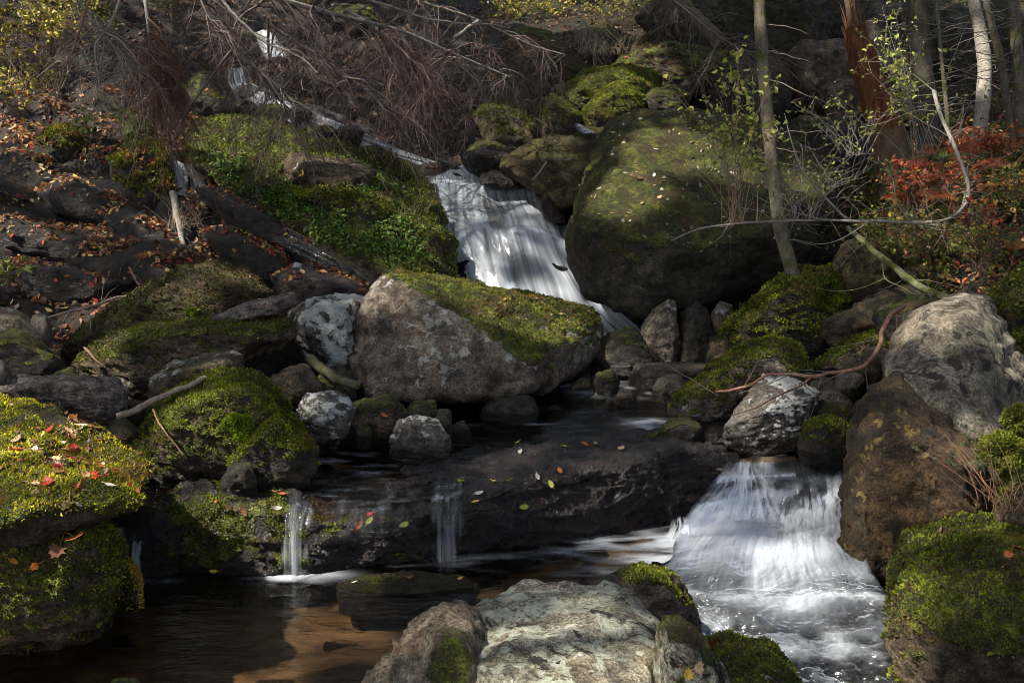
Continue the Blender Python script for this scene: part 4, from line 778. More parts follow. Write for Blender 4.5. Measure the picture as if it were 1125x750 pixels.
def at_px(key, px, py, rad=4):
    r = ROCKS[key]; X, Y, D = proj(r['V']); 
    m = (np.abs(X - px) < rad) & (np.abs(Y - py) < rad)
    if not m.any(): m = np.hypot(X - px, Y - py) < np.hypot(X - px, Y - py).min() + 2
    i = np.where(m)[0]; j = i[np.argmin(D[i])]; return r['V'][j], r['N'][j]
# moss grown as small upright tufts on the nearer rocks: a part of each rock
def tufts(key, n, h=.013, w=.006, bright=1.2, pal=((.030, .036, .005), (.080, .094, .010), (.17, .19, .018), (.10, .075, .02)), wfun=None):
    r = ROCKS[key]; wt = sstep(.35, .7, r['moss'] + .35 * fbm(r['V'] * 9, 3) + .55 * fbm(r['V'] * 2.8 + 70, 3)) * (r['N'][:, 2] > -.35)
    if wfun is not None: wt = wt * wfun(r)
    s = sample_surf(r['V'], r['F'], r['N'], wt, n)
    if s is None: return
    p, nn, _ = s
    d = unit(nn + np.array([0, 0, .5]) + rng.normal(size=(n, 3)) * .55); side = unit(np.cross(d, rng.normal(size=(n, 3))))
    hh = h * rng.uniform(.5, 1.5, (n, 1)); ww = w * rng.uniform(.6, 1.4, (n, 1)); p = p - nn * .003
    V = np.stack([p - side * ww, p + side * ww, p + d * hh + side * ww * .4, p + d * hh * 1.15 - side * ww * .5], 1).reshape(-1, 3)
    i = np.arange(n)[:, None] * 4; F = (i + [0, 1, 2, 3])
    f = sstep(-.7, .8, fbm(p * 5, 4) * .9 + rng.normal(size=n) * .25)[:, None]; pal = np.array(pal) * bright
    g = sstep(.2, .7, fbm(p * 3.3 + 40, 4))[:, None]
    c = np.where(f < .5, pal[0] + (pal[1] - pal[0]) * f * 2, pal[1] + (pal[2] - pal[1]) * (f * 2 - 1)); c = c * (1 - g) + pal[3] * g
    me = mesh_np('moss', V - r['base'], F, colors={'Col': np.repeat(c, 4, axis=0)}, smooth=False)
    link('moss', me, M['moss_tuft'], r['ob'])
YEL = ((.08, .08, .007), (.26, .25, .015), (.52, .46, .035), (.26, .15, .025))
tufts('L1', 26000, .013, .005, 1.0, YEL)
tufts('L2', 14000, .013, .005); tufts('L2b', 1800, .012, .005, 1.2, YEL); tufts('L3a', 14000); tufts('L3b', 7000); tufts('R4', 15000); tufts('F4', 6000, .010, .004); tufts('F3', 2500, .010)
tufts('C1', 13000, .013, .006, 1.0, ((.05, .05, .007), (.11, .115, .012), (.19, .19, .02), (.15, .07, .025)), wfun=lambda r: (r['N'][:, 2] > .35) * 1.)
tufts('LEDGE', 11000, .012, .005); tufts('R6', 8000, .014, .007); tufts('R8', 9000, .02, .01); tufts('L6', 5000, .014, .007, .8); tufts('L7', 6000, .014, .007, .7, ((.03, .025, .008), (.07, .06, .012), (.11, .10, .015), (.10, .06, .03)))
tufts('S1', 16000, .016, .012); tufts('S1c', 4000, .018, .012, 1.1); tufts('U1', 9000, .010, .012, 1.3); tufts('U2', 7000, .010, .011, 1.3); tufts('U3', 1500, .010, .010); tufts('U4', 3500, .012, .012)
tufts('S2', 4000, .025, .014); tufts('S3', 1500, .03, .015, 1.3); tufts('R11', 6000, .02, .01, .8); tufts('R12', 4000, .016, .007, .9); tufts('R10', 1500, .014, .007); tufts('R7', 2500, .015, .008)
# bright round cushions of moss
def cushion(label, key, px, py, rx, ry, n, h, pal, d=None):
    c, nn = at_px(key, px, py) if d is None else (P(px, py, d), np.array([0, -.3, 1]))
    dd = (c - CAM) @ FW; rr = rx / FPX * dd; rz = ry / FPX * dd
    D, F = ico(4); V = c - unit(nn) * rr * .35 + D * np.array([rr, rr * .7, rz]) * .92; V = V + unit(D) * (.38 * rr * fbm((V - c) / rr * 1.3 + 7, 4))[:, None]
    base = c - np.array([0, 0, rz]); a = Acc(); a.add(V, F, np.array(pal[0]))
    o = a.build('moss_cushion', 'moss_tuft', base=base); o.location = base; tag(o, label, 'moss cushion')
    p, q, _ = sample_surf(V, F, D, np.ones(len(V)), n); d_ = unit(q + rng.normal(size=(n, 3)) * .5); s_ = unit(np.cross(d_, rng.normal(size=(n, 3))))
    hh = h * rng.uniform(.5, 1.4, (n, 1)); ww = hh * .4
    W = np.stack([p - s_ * ww, p + s_ * ww, p + d_ * hh], 1).reshape(-1, 3); f = sstep(-.8, .8, fbm(p * 14, 3) + rng.normal(size=n) * .3)[:, None]
    cc = np.array(pal[1]) + (np.array(pal[2]) - np.array(pal[1])) * f
    b = Acc(); b.add(W, np.arange(3 * n).reshape(-1, 3), np.repeat(cc, 3, axis=0)); b.build('tuft', 'moss_tuft', o, smooth=False, base=base)
cushion('vivid green round moss cushion between the two mossy left boulders', 'L3a', 267, 472, 19, 20, 5000, .012, ((.05, .07, .006), (.08, .12, .008), (.20, .28, .02)))
cushion('bright yellow green moss cushion at the right edge', 'R12', 1106, 487, 24, 20, 5000, .018, ((.04, .05, .008), (.06, .075, .010), (.17, .18, .025)), 5.25)
cushion('yellowish moss cushion hanging at the top of the right edge', 'R12', 1120, 455, 14, 14, 2500, .018, ((.04, .05, .008), (.06, .07, .010), (.15, .15, .025)), 5.5)
cushion('small green tuft of moss on the saddle of the big brown boulder', 'L7', 208, 344, 9, 5, 1200, .014, ((.05, .07, .006), (.07, .10, .008), (.15, .2, .015)))

# ------------------------------------------------------------------ leaf litter and ground cover (stuff)
GT = np.r_[GF[:, :3], GF[:, [0, 2, 3]]]; GN_ = vnormals(GV, GT); GN_ *= np.sign(GN_[:, 2:3])
GXp, GYp, GDp = proj(GV); infr = (GYp > -60) & (GXp > -80) & (GXp < 1205) & (GDp > 2)
def scatter(name, wt, n, size, cols, lift=.02, tilt=.5, asp=.6):
    s = sample_surf(GV, GT, GN_, wt * infr, n); p, nn, _ = s
    V, F, C = leaves(p + nn * lift * rng.random((n, 1)), nn, size, cols, tilt=tilt, asp=asp)
    a = Acc(); a.add(V, F, C); o = a.build(name, 'leaf', smooth=False); return o
dry = (GZ > .6) * 1.
lefth = dry * sstep(480, 250, GXp) * sstep(-.5, .5, fbm(GV * 1.3 + 3, 3) + .15) * (1 + 2 * (gnz > .8))
tag(scatter('leaf_litter', lefth * sstep(-.2, .5, fbm(GV * 2.3 + 13, 3)) * (GDp < 13.5), 6500, .062, FALL + DULL[:4]), kind='stuff')
tag(scatter('leaf_litter', dry * (GDp >= 12) * (1 / (1 + ((GDp - 12) / 6) ** 2)), 18000, .075, DULL), kind='stuff')
rb = dry * sstep(900, 990, GXp) * (GDp < 13); tag(scatter('leaf_litter', rb, 4000, .06, DULL + FALL), kind='stuff')
tag(scatter('ground_cover', rb * sstep(.0, .4, fbm(GV * 1.6, 3) + .35), 12000, .05, [(.05, .08, .012), (.09, .12, .015), (.15, .15, .02), (.22, .16, .03), (.03, .05, .01), (.16, .05, .02)], lift=.16, tilt=.9), kind='stuff')
s1r = ROCKS['S1']
def litter_on(keys, n, size, cols, name='leaf_litter', wf=None, lift=.012, tilt=.45):
    a = Acc()
    for k in keys:
        r = ROCKS[k]; wt = sstep(.25, .75, r['N'][:, 2]) * sstep(-.3, .5, fbm(r['V'] * 3.1 + 6, 3) + .1)
        if wf: wt = wt * wf(r)
        s = sample_surf(r['V'], r['F'], r['N'], wt, n)
        if s is None: continue
        a.add(*leaves(s[0] + s[1] * lift * rng.random((n, 1)), s[1], size, cols, tilt=tilt))
    return tag(a.build(name, 'leaf', smooth=False), kind='stuff')
litter_on(['S5', 'S6', 'S7', 'S8', 'S9', 'S2', 'S3', 'S11', 'S12', 'S13'], 380, .055, FALL)
litter_on(['C1'], 420, .035, DULL + FALL[4:6], wf=lambda r: (r['N'][:, 2] > .5) * gauss(*proj(r['V'])[:2], 590, 338, 70, 12) )
litter_on(['L1'], 500, .03, DULL + FALL, wf=lambda r: gauss(*proj(r['V'])[:2], 70, 500, 50, 45))
litter_on(['R0'], 260, .05, [(.34, .30, .22), (.25, .2, .13), (.15, .09, .05)])
litter_on(['S1', 'S4', 'U7', 'U8', 'K1', 'U11'], 130, .05, DULL + FALL)
litter_on(['R4', 'L3a', 'L6', 'L7', 'L9', 'R0'], 45, .03, DULL + [(.35, .25, .12)])
litter_on(['S1'], 5000, .045, [(.04, .09, .012), (.07, .13, .015), (.10, .15, .02)], 'ground_cover', wf=lambda r: gauss(proj(r['V'])[0] - 320, proj(r['V'])[1] - 235 - (proj(r['V'])[0] - 320) * .42, 0, 0, 110, 24) + .4 * gauss(*proj(r['V'])[:2], 420, 240, 40, 60), lift=.05, tilt=.8)

# ------------------------------------------------------------------ single fallen leaves, each an object
def leaf_mesh(name, kind, colr, size):
    if kind == 'maple':
        ang = np.radians([-90, -62, -48, -28, -8, 8, 26, 44, 58, 74, 90]); rad = [.10, .50, .36, .78, .45, .80, .56, .62, .80, .70, 1.05]
        half = [(r * math.cos(a), r * math.sin(a)) for a, r in zip(ang, rad)]
        pts = half + [(-x, y) for x, y in half[-2:0:-1]]
    else:
        t = np.linspace(-90, 90, 7); half = [(.42 * math.cos(R(a)) * (1 - .25 * math.sin(R(a))), .85 * math.sin(R(a))) for a in t]; pts = half + [(-x, y) for x, y in half[-2:0:-1]]
    r_ = np.random.default_rng(abs(hash(name + kind)) % 1000 if False else int(size * 1e4) + len(kind)); cu = r_.uniform(.15, .6); tw = r_.uniform(-.5, .5)
    V = [(0, 0, .02)] + [(x * .6, y * .6, .02) for x, y in pts] + [(x, y, 0) for x, y in pts]; n = len(pts)
    V = np.array([(x, y, cu * abs(x) ** 1.6 * .8 + cu * .6 * y * y + tw * x * y * .5 + z) for x, y, z in V])
    V[:, :2] *= (1 - .1 * cu)
    V = V * size * .5
    F = [[0, 1 + i, 1 + (i + 1) % n] for i in range(n)]; Q = [[1 + i, 1 + n + i, 1 + n + (i + 1) % n, 1 + (i + 1) % n] for i in range(n)]
    sp = np.array([[0, -.08, .0], [.02, -.5, .05], [.06, -.9, .22], [.16, -1.3, .25]]) * size * .5 * (1, 1, 1)
    TV, TF = tubes([sp], [[.012 * size * 1.6] * 4], 4)
    C = np.tile(np.array(colr, float), (len(V) + len(TV), 1)); C[0] *= .75; C[1 + n:1 + 2 * n] *= .85
    me = mesh_np('fallen_leaf', np.r_[V, TV], [np.array(F), np.array(Q), TF + len(V)], colors={'Col': C}, smooth=True); me.materials.append(M['leaf']); return me
COL = {'red': (.42, .035, .02), 'orange': (.55, .17, .035), 'yellow': (.62, .42, .06), 'brown': (.20, .085, .04), 'tan': (.48, .33, .19), 'green': (.30, .33, .04), 'pale': (.55, .50, .42), 'rust': (.33, .10, .035)}
LM_ = {}
for c in COL:
    for k in ('maple', 'oval'):
        for q in range(3):
            cc = np.array(COL[c]) * (.8 + .22 * q); LM_[c, k, q] = leaf_mesh('leaf_' + c, k, cc, .06 + .003 * q)
nleaf = [0]
def put_leaf(key, px, py, colr, kind, label, group, sizem=.06, tilt=.35, pn=None):
    p, n_ = at_px(key, px, py) if pn is None else pn
    q = rng.integers(0, 3); o = bpy.data.objects.new('fallen_leaf', LM_[colr, kind, q]); col.objects.link(o)
    nn = unit(n_ + np.array([0, 0, .5]) + rng.normal(size=3) * tilt); z = Vector(nn); qt = z.to_track_quat('Z', 'Y')
    o.rotation_mode = 'QUATERNION'; from mathutils import Quaternion
    o.rotation_quaternion = qt @ Quaternion((0, 0, 1), rng.uniform(0, 6.28)); s = sizem / .063; o.scale = (s, s, s)
    o.location = Vector(p) + z * .006; tag(o, label, 'leaf', group); nleaf[0] += 1
for px, py, c, k, lb in [(525, 548, 'yellow', 'oval', 'small orange yellow leaf stuck on the front of the black ledge'), (505, 525, 'green', 'maple', 'yellow green maple leaf standing on the ledge above the middle trickle'), (404, 563, 'red', 'maple', 'red leaf overlapping a green one left of the middle trickle'),
        (408, 568, 'green', 'oval', 'green leaf tucked under the red one left of the middle trickle'), (447, 573, 'green', 'oval', 'small green leaf hanging by the middle trickle'), (578, 553, 'green', 'oval', 'olive green leaf stuck low on the black ledge'), (541, 527, 'tan', 'oval', 'narrow tan leaf on the ledge top'),
        (558, 526, 'green', 'oval', 'yellowish leaf on the ledge top right of the narrow tan one'), (530, 540, 'pale', 'oval', 'pale grey leaf above the orange yellow one on the ledge'), (613, 515, 'orange', 'oval', 'little orange leaf on the ledge top'), (592, 522, 'pale', 'oval', 'pale leaf flat on the ledge top'),
        (640, 485, 'orange', 'maple', 'curled orange leaf at the back edge of the ledge'), (567, 483, 'green', 'maple', 'dry green leaf at the back edge of the ledge'), (657, 484, 'tan', 'oval', 'tan leaf beside the curled orange one'), (680, 490, 'tan', 'maple', 'tan leaf standing at the right end of the ledge'),
        (622, 487, 'yellow', 'oval', 'yellow leaf at the back edge of the ledge'), (572, 493, 'pale', 'oval', 'pale leaf below the dry green one'), (300, 555, 'pale', 'oval', 'white leaf on the mossy left end of the ledge'), (240, 548, 'rust', 'maple', 'rust leaf on top of the mossy left end'),
        (262, 542, 'tan', 'oval', 'rounded tan leaf on top of the mossy left end'), (250, 556, 'brown', 'maple', 'brown curled leaf over the mossy left end'), (306, 537, 'tan', 'maple', 'curled tan leaf where the left trickle begins'), (312, 541, 'rust', 'maple', 'rust leaf beside the curled tan one'),
        (338, 538, 'orange', 'maple', 'orange leaf with a long stem in the shallow flow'), (340, 521, 'tan', 'maple', 'tan leaf at the upper end of the shallow flow'), (303, 533, 'green', 'oval', 'greenish leaf above the curled tan one'), (270, 560, 'brown', 'oval', 'dark brown leaf on the mossy left end'),
        (398, 578, 'rust', 'oval', 'dark rust leaf low beside the red leaf'), (607, 533, 'green', 'oval', 'tiny green leaf in the moss patch of the ledge')]:
    put_leaf('LEDGE', px, py, c, k, lb, None, .068)
for px, py, c, k, lb in [(232, 628, 'yellow', 'oval', 'small yellow leaf at the waterline under the mossy ledge end')]: put_leaf('LEDGE', px, py, c, k, lb, None, .05)
put_leaf('F5', 390, 638, 'pale', 'oval', 'white leaf on the flat wet rock', None, .05); put_leaf('F5', 505, 632, 'yellow', 'maple', 'yellow leaf at the right end of the flat wet rock', None, .055); put_leaf('F5', 450, 632, 'brown', 'maple', 'brown leaf in the middle of the flat wet rock', None, .06)
put_leaf('F4', 779, 706, 'red', 'oval', 'dark red leaf on the low mossy rock at the bottom', None, .065); put_leaf('F2', 765, 735, 'tan', 'maple', 'tan leaf on the small yellowish rock', None, .065); put_leaf('F2', 750, 742, 'yellow', 'maple', 'yellow leaf on the small yellowish rock', None, .06)
put_leaf('R4', 1106, 608, 'orange', 'maple', 'orange leaf on the lower right boulder', None, .07); put_leaf('R4', 1122, 601, 'rust', 'maple', 'rust leaf at the right edge of the lower right boulder', None, .08); put_leaf('R12', 1118, 460, 'orange', 'maple', 'orange leaf pointing down at the right edge', None, .09)
put_leaf('L2', 80, 588, 'rust', 'maple', 'large rust red leaf hanging between the two left boulders', None, .13, 1.2); put_leaf('L2', 60, 600, 'brown', 'maple', 'large brown leaf lying on the long left rock', None, .11); put_leaf('L2', 40, 622, 'orange', 'maple', 'small orange leaf near the long left rock edge', None, .06)
put_leaf('L2', 15, 618, 'orange', 'oval', 'orange leaf at the left end of the long left rock', None, .06); put_leaf('L2', 110, 575, 'tan', 'maple', 'tan leaf at the tip of the long left rock', None, .08); put_leaf('L1', 125, 537, 'pale', 'oval', 'white leaf at the right end of the sunlit boulder', None, .085, .1)
put_leaf('C3c', 425, 455, 'rust', 'oval', 'rust leaf on the low stone below the central boulder', None, .06); put_leaf('C3d', 470, 462, 'brown', 'oval', 'small brown leaf on the white topped wet stone', None, .04)
def many(key, n, cols, label, group, size, wf=None):
    r = ROCKS[key]; wt = sstep(.3, .8, r['N'][:, 2])
    if wf: wt = wt * wf(r)
    s = sample_surf(r['V'], r['F'], r['N'], wt, n)
    for i in range(n): put_leaf(key, 0, 0, random.choice(cols), random.choice(['maple', 'oval']), label, group, size * rng.uniform(.6, 1.25), .5, (s[0][i], s[1][i]))
many('L1', 130, ['red', 'orange', 'brown', 'tan', 'rust', 'tan', 'brown', 'pale', 'rust'], 'curled dry leaf lying on the sunlit mossy boulder', 'dry leaves on the sunlit left boulder', .078, lambda r: gauss(*proj(r['V'])[:2], 70, 500, 45, 40) + .12)
many('C1', 50, ['tan', 'brown', 'brown', 'tan', 'rust'], 'small dry leaf lying on top of the central boulder', 'dry leaves on the central boulder', .05, lambda r: gauss(*proj(r['V'])[:2], 590, 338, 80, 14))
many('R0', 45, ['tan', 'pale', 'brown', 'tan', 'pale'], 'small pale leaf on the huge overhanging boulder', 'leaves on the huge boulder', .055, lambda r: .25 + gauss(*proj(r['V'])[:2], 730, 245, 50, 22))
many('L3a', 9, ['brown', 'tan', 'rust'], 'small dry leaf lying on the mossy boulder with the bright cushion', 'leaves on the mossy left boulder', .045)
many('L2', 7, ['rust', 'brown', 'orange'], 'dry leaf lying on the long rock by the lower pool', 'leaves on the long left rock', .06)

# ------------------------------------------------------------------ trees, branches, shrubs
def trunk(pts, r0, r1, mat, parent, name='trunk', k=60, sides=14, rough=.10, extra=None, base=None):
    C = path(pts, k); rad = np.linspace(r0, r1, k); V, F = tubes([C], [rad], sides)
    cen = np.repeat(C, sides, axis=0); dr = V - cen; V = cen + dr * (1 + rough * fbm(V * np.array([14, 14, 4.]) + 3, 3) + .5 * rough * fbm(V * 5, 2))[:, None]
    me = mesh_np(name, V - base, F); return link(name, me, M[mat] if isinstance(mat, str) else mat, parent)
def leafmass(cen, rad, n, size, cols, rr, clump=.5, fr=2.0):
    p = unit(rr.normal(size=(n * 4, 3))) * (rr.random((n * 4, 1)) ** (1 / 2.2)) * rad + cen
    f = fbm(p * fr + cen[0], 3); p = p[f > np.quantile(f, clump)][:n]
    return leaves(p, np.tile([0, 0, 1.], (len(p), 1)), size, cols, rr, tilt=1.0)
GREEN = [(.06, .10, .015), (.10, .14, .02), (.16, .17, .025), (.22, .18, .03), (.04, .07, .012)]
# added unseen canopy: crowns shade the stream, with holes shaped for the sun patches
HOT = [(70, 490, 5.2, 1.0), (-10, 540, 4.9, .8), (668, 98, 12.4, .75), (545, 125, 12.4, .4), (40, 50, 12, 1.4), (620, 10, 18, 1.1), (280, 160, 11.5, .6), (350, 190, 11.2, .5), (1055, 360, 6.5, .40), (1106, 485, 5.4, .35), (590, 375, 8.6, .50), (1040, 200, 10.5, .5), (690, 60, 14, .5),
       (60, 120, 12, .6), (90, 210, 10.8, .35), (20, 270, 9.8, .35), (230, 470, 6.2, .25), (600, 680, 3.4, .35), (440, 330, 8.2, .30), (250, 300, 8.3, .25), (980, 690, 4.8, .25), (1070, 50, 11, .4), (560, 270, 10.9, 1.3, .8), (530, 200, 11.9, .6, .8), (840, 590, 5.8, .8, .6), (560, 545, 6.0, .8, .6), (320, 115, 12.5, .8, .7), (295, 50, 14.4, .5, .9), (195, 195, 11, .35), (200, 260, 10.1, .3), (760, 190, 10.4, .55), (700, 230, 9.8, .4), (600, 165, 11.8, .4), (420, 60, 11, .9, .5), (290, 40, 10, .6), (120, 400, 7.4, .3), (840, 470, 6.9, .22), (230, 345, 8, .2), (960, 110, 12, .3)]
HOTW = [(P(q[0], q[1], q[2]), q[3], q[4] if len(q) > 4 else 1.) for q in HOT]
def canopy_ok(p):
    m = np.ones(len(p), bool)
    for h, r, pr in HOTW:
        v = p - h; t = v @ sun_vec; d = np.linalg.norm(v - t[:, None] * sun_vec, axis=1)
        m &= (d > r * (1 + .35 * noise3(p * 2.2))) | (rng.random(len(p)) > pr)
    return m
def canopy_tree(x, y, cx, cy, cz, rad, n, label):
    rr = np.random.default_rng(int(abs(x * 31 + y * 17)) + 3); z0 = ground_at(x, y); base = np.array([x, y, z0])
    t = empty('shade_tree', base); tag(t, label, 'tree', 'unseen trees added to shade the stream')
    top = np.array([cx, cy, cz]); C = [base - (0, 0, .3), base + (0, 0, 2.), base * .6 + top * .4 + (0, 0, .5), top]
    V, F = tubes([catmull(np.array(C), 30)], [np.linspace(.16, .05, 30)], 8); me = mesh_np('trunk', V - base, F); link('trunk', me, M['darkbark'], t)
    a = Acc(); p = unit(rr.normal(size=(n * 2, 3))) * (rr.random((n * 2, 1)) ** .4) * np.array([rad, rad, rad * .35]) + top
    f = fbm(p * 1.1, 3); p = p[f > np.quantile(f, .30)]; p = p[canopy_ok(p)][:n]
    a.add(*leaves(p, np.tile(sun_vec, (len(p), 1)), .20, GREEN, rr, tilt=.9, asp=.8)); a.build('crown', 'leaf', t, smooth=False, base=base)
k_ = 0
for (x, y, cx, cy) in [(-8, -1, -6.5, -1), (-9, 3, -8, 2.5), (-10, 7, -9, 6.5), (-11, 11, -9, 10.5), (-12, 15, -8, 14), (-6, -4, -3, -2.5), (-8, 5, -4.5, 4.5), (-9, 9, -5, 8.5), (-10, 13, -4, 12.5), (-7, 1, -3, 1), (4, -3, .5, -1.5), (7.5, 6, 0, 5), (8, 9.5, 0, 9.5), (9, 13, 0, 13.5), (7, 1.5, 3.5, 2), (-13, 19, -4, 18), (10, 17, 1, 17), (9, 14, 3.5, 11)]:
    k_ += 1; canopy_tree(x, y, cx, cy, 10.2 + .5 * math.sin(k_ * 2.3), 2.9, 2200 if not (cx >= -5 and cy > 8) else 6500, 'unseen broadleaf tree added so its crown shades the stream')

for (qx, qy) in ((400, 680), (355, 662)):  # extra unseen crowns added to block a sun patch on the pool bed
    q_ = ZP(qx, qy, -.1); q_ = q_ + sun_vec * (10.0 / sun_vec[2]); rr = np.random.default_rng(5); b_ = np.array([-10.5, q_[1] - 1.5 + qx * .002, 0]); b_[2] = ground_at(b_[0], b_[1])
    t = empty('shade_tree', b_); tag(t, 'unseen broadleaf tree added so its crown shades the stream', 'tree', 'unseen trees added to shade the stream')
    V, F = tubes([catmull(np.array([b_ - (0, 0, .3), b_ + (0, 0, 3), b_ * .5 + q_ * .5 + (0, 0, 1.), q_]), 30)], [np.linspace(.14, .04, 30)], 8); link('trunk', mesh_np('trunk', V - b_, F), M['darkbark'], t)
    p = unit(rr.normal(size=(1800, 3))) * (rr.random((1800, 1)) ** .6) * np.array([1.5, 1.5, .6]) + q_; p = p[canopy_ok(p)]; a = Acc(); a.add(*leaves(p, np.tile(sun_vec, (len(p), 1)), .20, GREEN, rr, tilt=.9, asp=.8)); a.build('crown', 'leaf', t, smooth=False, base=b_)
def named_tree(name, label, cat, pts, r0, r1, mat, group=None, crown=None, twigs=0, sides=14, rough=.1):
    base = P(*pts[0]); t = empty(name, base); tag(t, label, cat, group)
    trunk(pts, r0, r1, mat, t, base=base, sides=sides, rough=rough)
    rr = np.random.default_rng(len(label) * 7 + int(pts[0][0]))
    if twigs:
        C = path(pts, 60); i = rr.integers(8, 59, twigs); s = C[i]; az = rr.uniform(0, 6.28, twigs); L = rr.uniform(.15, .7, twigs)
        d = np.c_[np.cos(az), np.sin(az) * .6, rr.uniform(-.25, .35, twigs)]; u = np.linspace(0, 1, 7)
        Pts = s[:, None] + d[:, None] * (L[:, None] * u)[..., None] + np.cumsum(rr.normal(size=(twigs, 7, 3)) * .014, axis=1) - np.array([0, 0, .15]) * (u ** 2 * L[:, None])[..., None]
        for q in range(twigs):
            V, F = tubes(Pts[q:q + 1], np.linspace(.006, .0015, 7)[None], 4); a = Acc(); a.add(V, F, (.13, .11, .09)); a.build('twig', 'twig', t, base=base)
    if crown:
        c, rad, n = crown; a = Acc(); q = leafmass(np.array(c), np.array(rad), n, .12, GREEN, rr); a.add(*q); a.build('crown', 'leaf', t, smooth=False, base=base)
    return t
up = lambda pts, dz: pts
named_tree('slim_tree', 'slim mossy trunk rising from the green mound right of the huge boulder', 'tree', [(878,318,8.9),(868,292,8.95),(855,235,9),(846,160,9),(840,90,9.1),(835,20,9.1),(833,-60,9.2),(830,-250,9.3),(820,-500,9.6)], .062, .04, 'bark', twigs=46, crown=((2.1, 9.6, 10), (2, 2, 1.1), 1500))
named_tree('birch_tree', 'pale barked trunk above the red ferns', 'tree', [(1073,175,11.0),(1076,148,11),(1080,110,11),(1082,75,11.05),(1077,35,11.1),(1070,0,11.1),(1066,-60,11.2),(1060,-260,11.4),(1050,-500,11.6)], .078, .05, 'birch', twigs=30, crown=((4.8, 11.6, 11), (2, 2, 1.2), 1500))
named_tree('slim_tree', 'thin curved dark trunk just right of the pale barked one', 'tree', [(1115,185,10.6),(1112,160,10.6),(1106,110,10.6),(1098,60,10.7),(1088,20,10.7),(1080,-30,10.8),(1085,-200,11)], .045, .03, 'darkbark', twigs=30)
named_tree('slim_tree', 'mottled trunk at the upper right corner', 'tree', [(1122,200,10.9),(1121,140,10.9),(1118,70,10.9),(1114,0,11),(1110,-60,11),(1105,-260,11)], .065, .05, 'bark', twigs=20)
named_tree('slim_tree', 'lichen mottled trunk behind the red rotten snag', 'tree', [(1022,185,11.6),(1018,130,11.7),(1012,70,11.8),(1008,0,11.8),(1004,-60,11.9),(1000,-260,12)], .13, .09, 'darkbark', twigs=40, crown=((4.4, 12.4, 11), (2, 2, 1.2), 1200))
named_tree('slim_tree', 'very thin leafy stem between the snag and the pale trunk', 'tree', [(1042,150,10.2),(1040,120,10.2),(1036,80,10.2),(1032,40,10.25),(1028,-5,10.3),(1022,-60,10.3)], .022, .014, 'bark', twigs=40)
named_tree('slim_tree', 'dark leaning trunk at the top beside the shaded rock face', 'tree', [(792,48,14.5),(775,30,14.5),(755,10,14.6),(735,-15,14.7),(700,-60,14.8)], .10, .08, 'bark')
# rotten red snag
base = P(985, 200, 11.2); sg = empty('snag', base); tag(sg, 'broken rotten snag with splintered red brown wood above the dark hollow', 'snag')
C = path([(992,212,11.2),(984,185,11.2),(974,150,11.25),(962,110,11.3),(950,70,11.35),(941,40,11.4),(934,8,11.4),(928,-30,11.5)], 120); t = np.linspace(0, 1, 120)
rad = np.interp(t, [0, .1, .25, .45, .6, .72, .8, 1], [.30, .21, .17, .145, .135, .10, .05, .035]); V, F = tubes([C], [rad], 40)
cen = np.repeat(C, 40, axis=0); dr = V - cen; ang = np.arctan2(dr[:, 1], dr[:, 0]); hh = np.repeat(t, 40)
V = cen + dr * (1 + .16 * fbm(np.c_[np.cos(ang) * 3, np.sin(ang) * 3, hh * 2.5], 4) + .10 * ridged(np.c_[np.cos(ang) * 7, np.sin(ang) * 7, hh * 4], 3) - .06)[:, None]
me = mesh_np('trunk', V - base, F); tk = link('trunk', me, M['rot'], sg)
me.materials.append(M['rotbase']); me.polygons.foreach_set('material_index', ((np.repeat((hh.reshape(120, 40)[:-1, 0] < .30), 40)) | (np.repeat((hh.reshape(120, 40)[:-1, 0] > .76), 40))).astype(np.int32))
n = 60; i = rng.integers(0, 80, n) + 20; az = rng.uniform(0, 6.28, n); s0 = C[i] + np.c_[np.cos(az), np.sin(az), 0 * az] * rad[i][:, None] * .9
d = unit(C[np.minimum(i + 10, 119)] - C[i]); L = rng.uniform(.08, .3, n); u = np.linspace(0, 1, 4)
V, F = tubes(s0[:, None] + d[:, None] * (L[:, None] * u)[..., None] + np.c_[np.cos(az), np.sin(az), 0 * az][:, None] * (.03 * u ** 2)[None, :, None], np.array([.014, .012, .008, .001])[None] * np.ones((n, 1)), 4)
link('splinters', mesh_np('splinters', V - base, F, smooth=False), M['rot'], sg)
u = np.linspace(0, 1, 12); n = 7; rts = []
for k in range(n):
    a = k / n * 6.28; rts.append(C[6] + np.c_[np.cos(a) * u * .5, np.sin(a) * u * .4, -.12 - .55 * u ** 1.3] + np.cumsum(rng.normal(size=(12, 3)) * .012, axis=0))
V, F = tubes(rts, np.linspace(.06, .018, 12)[None] * np.ones((n, 1)), 8); link('roots', mesh_np('roots', V - base, F), M['rotbase'], sg)

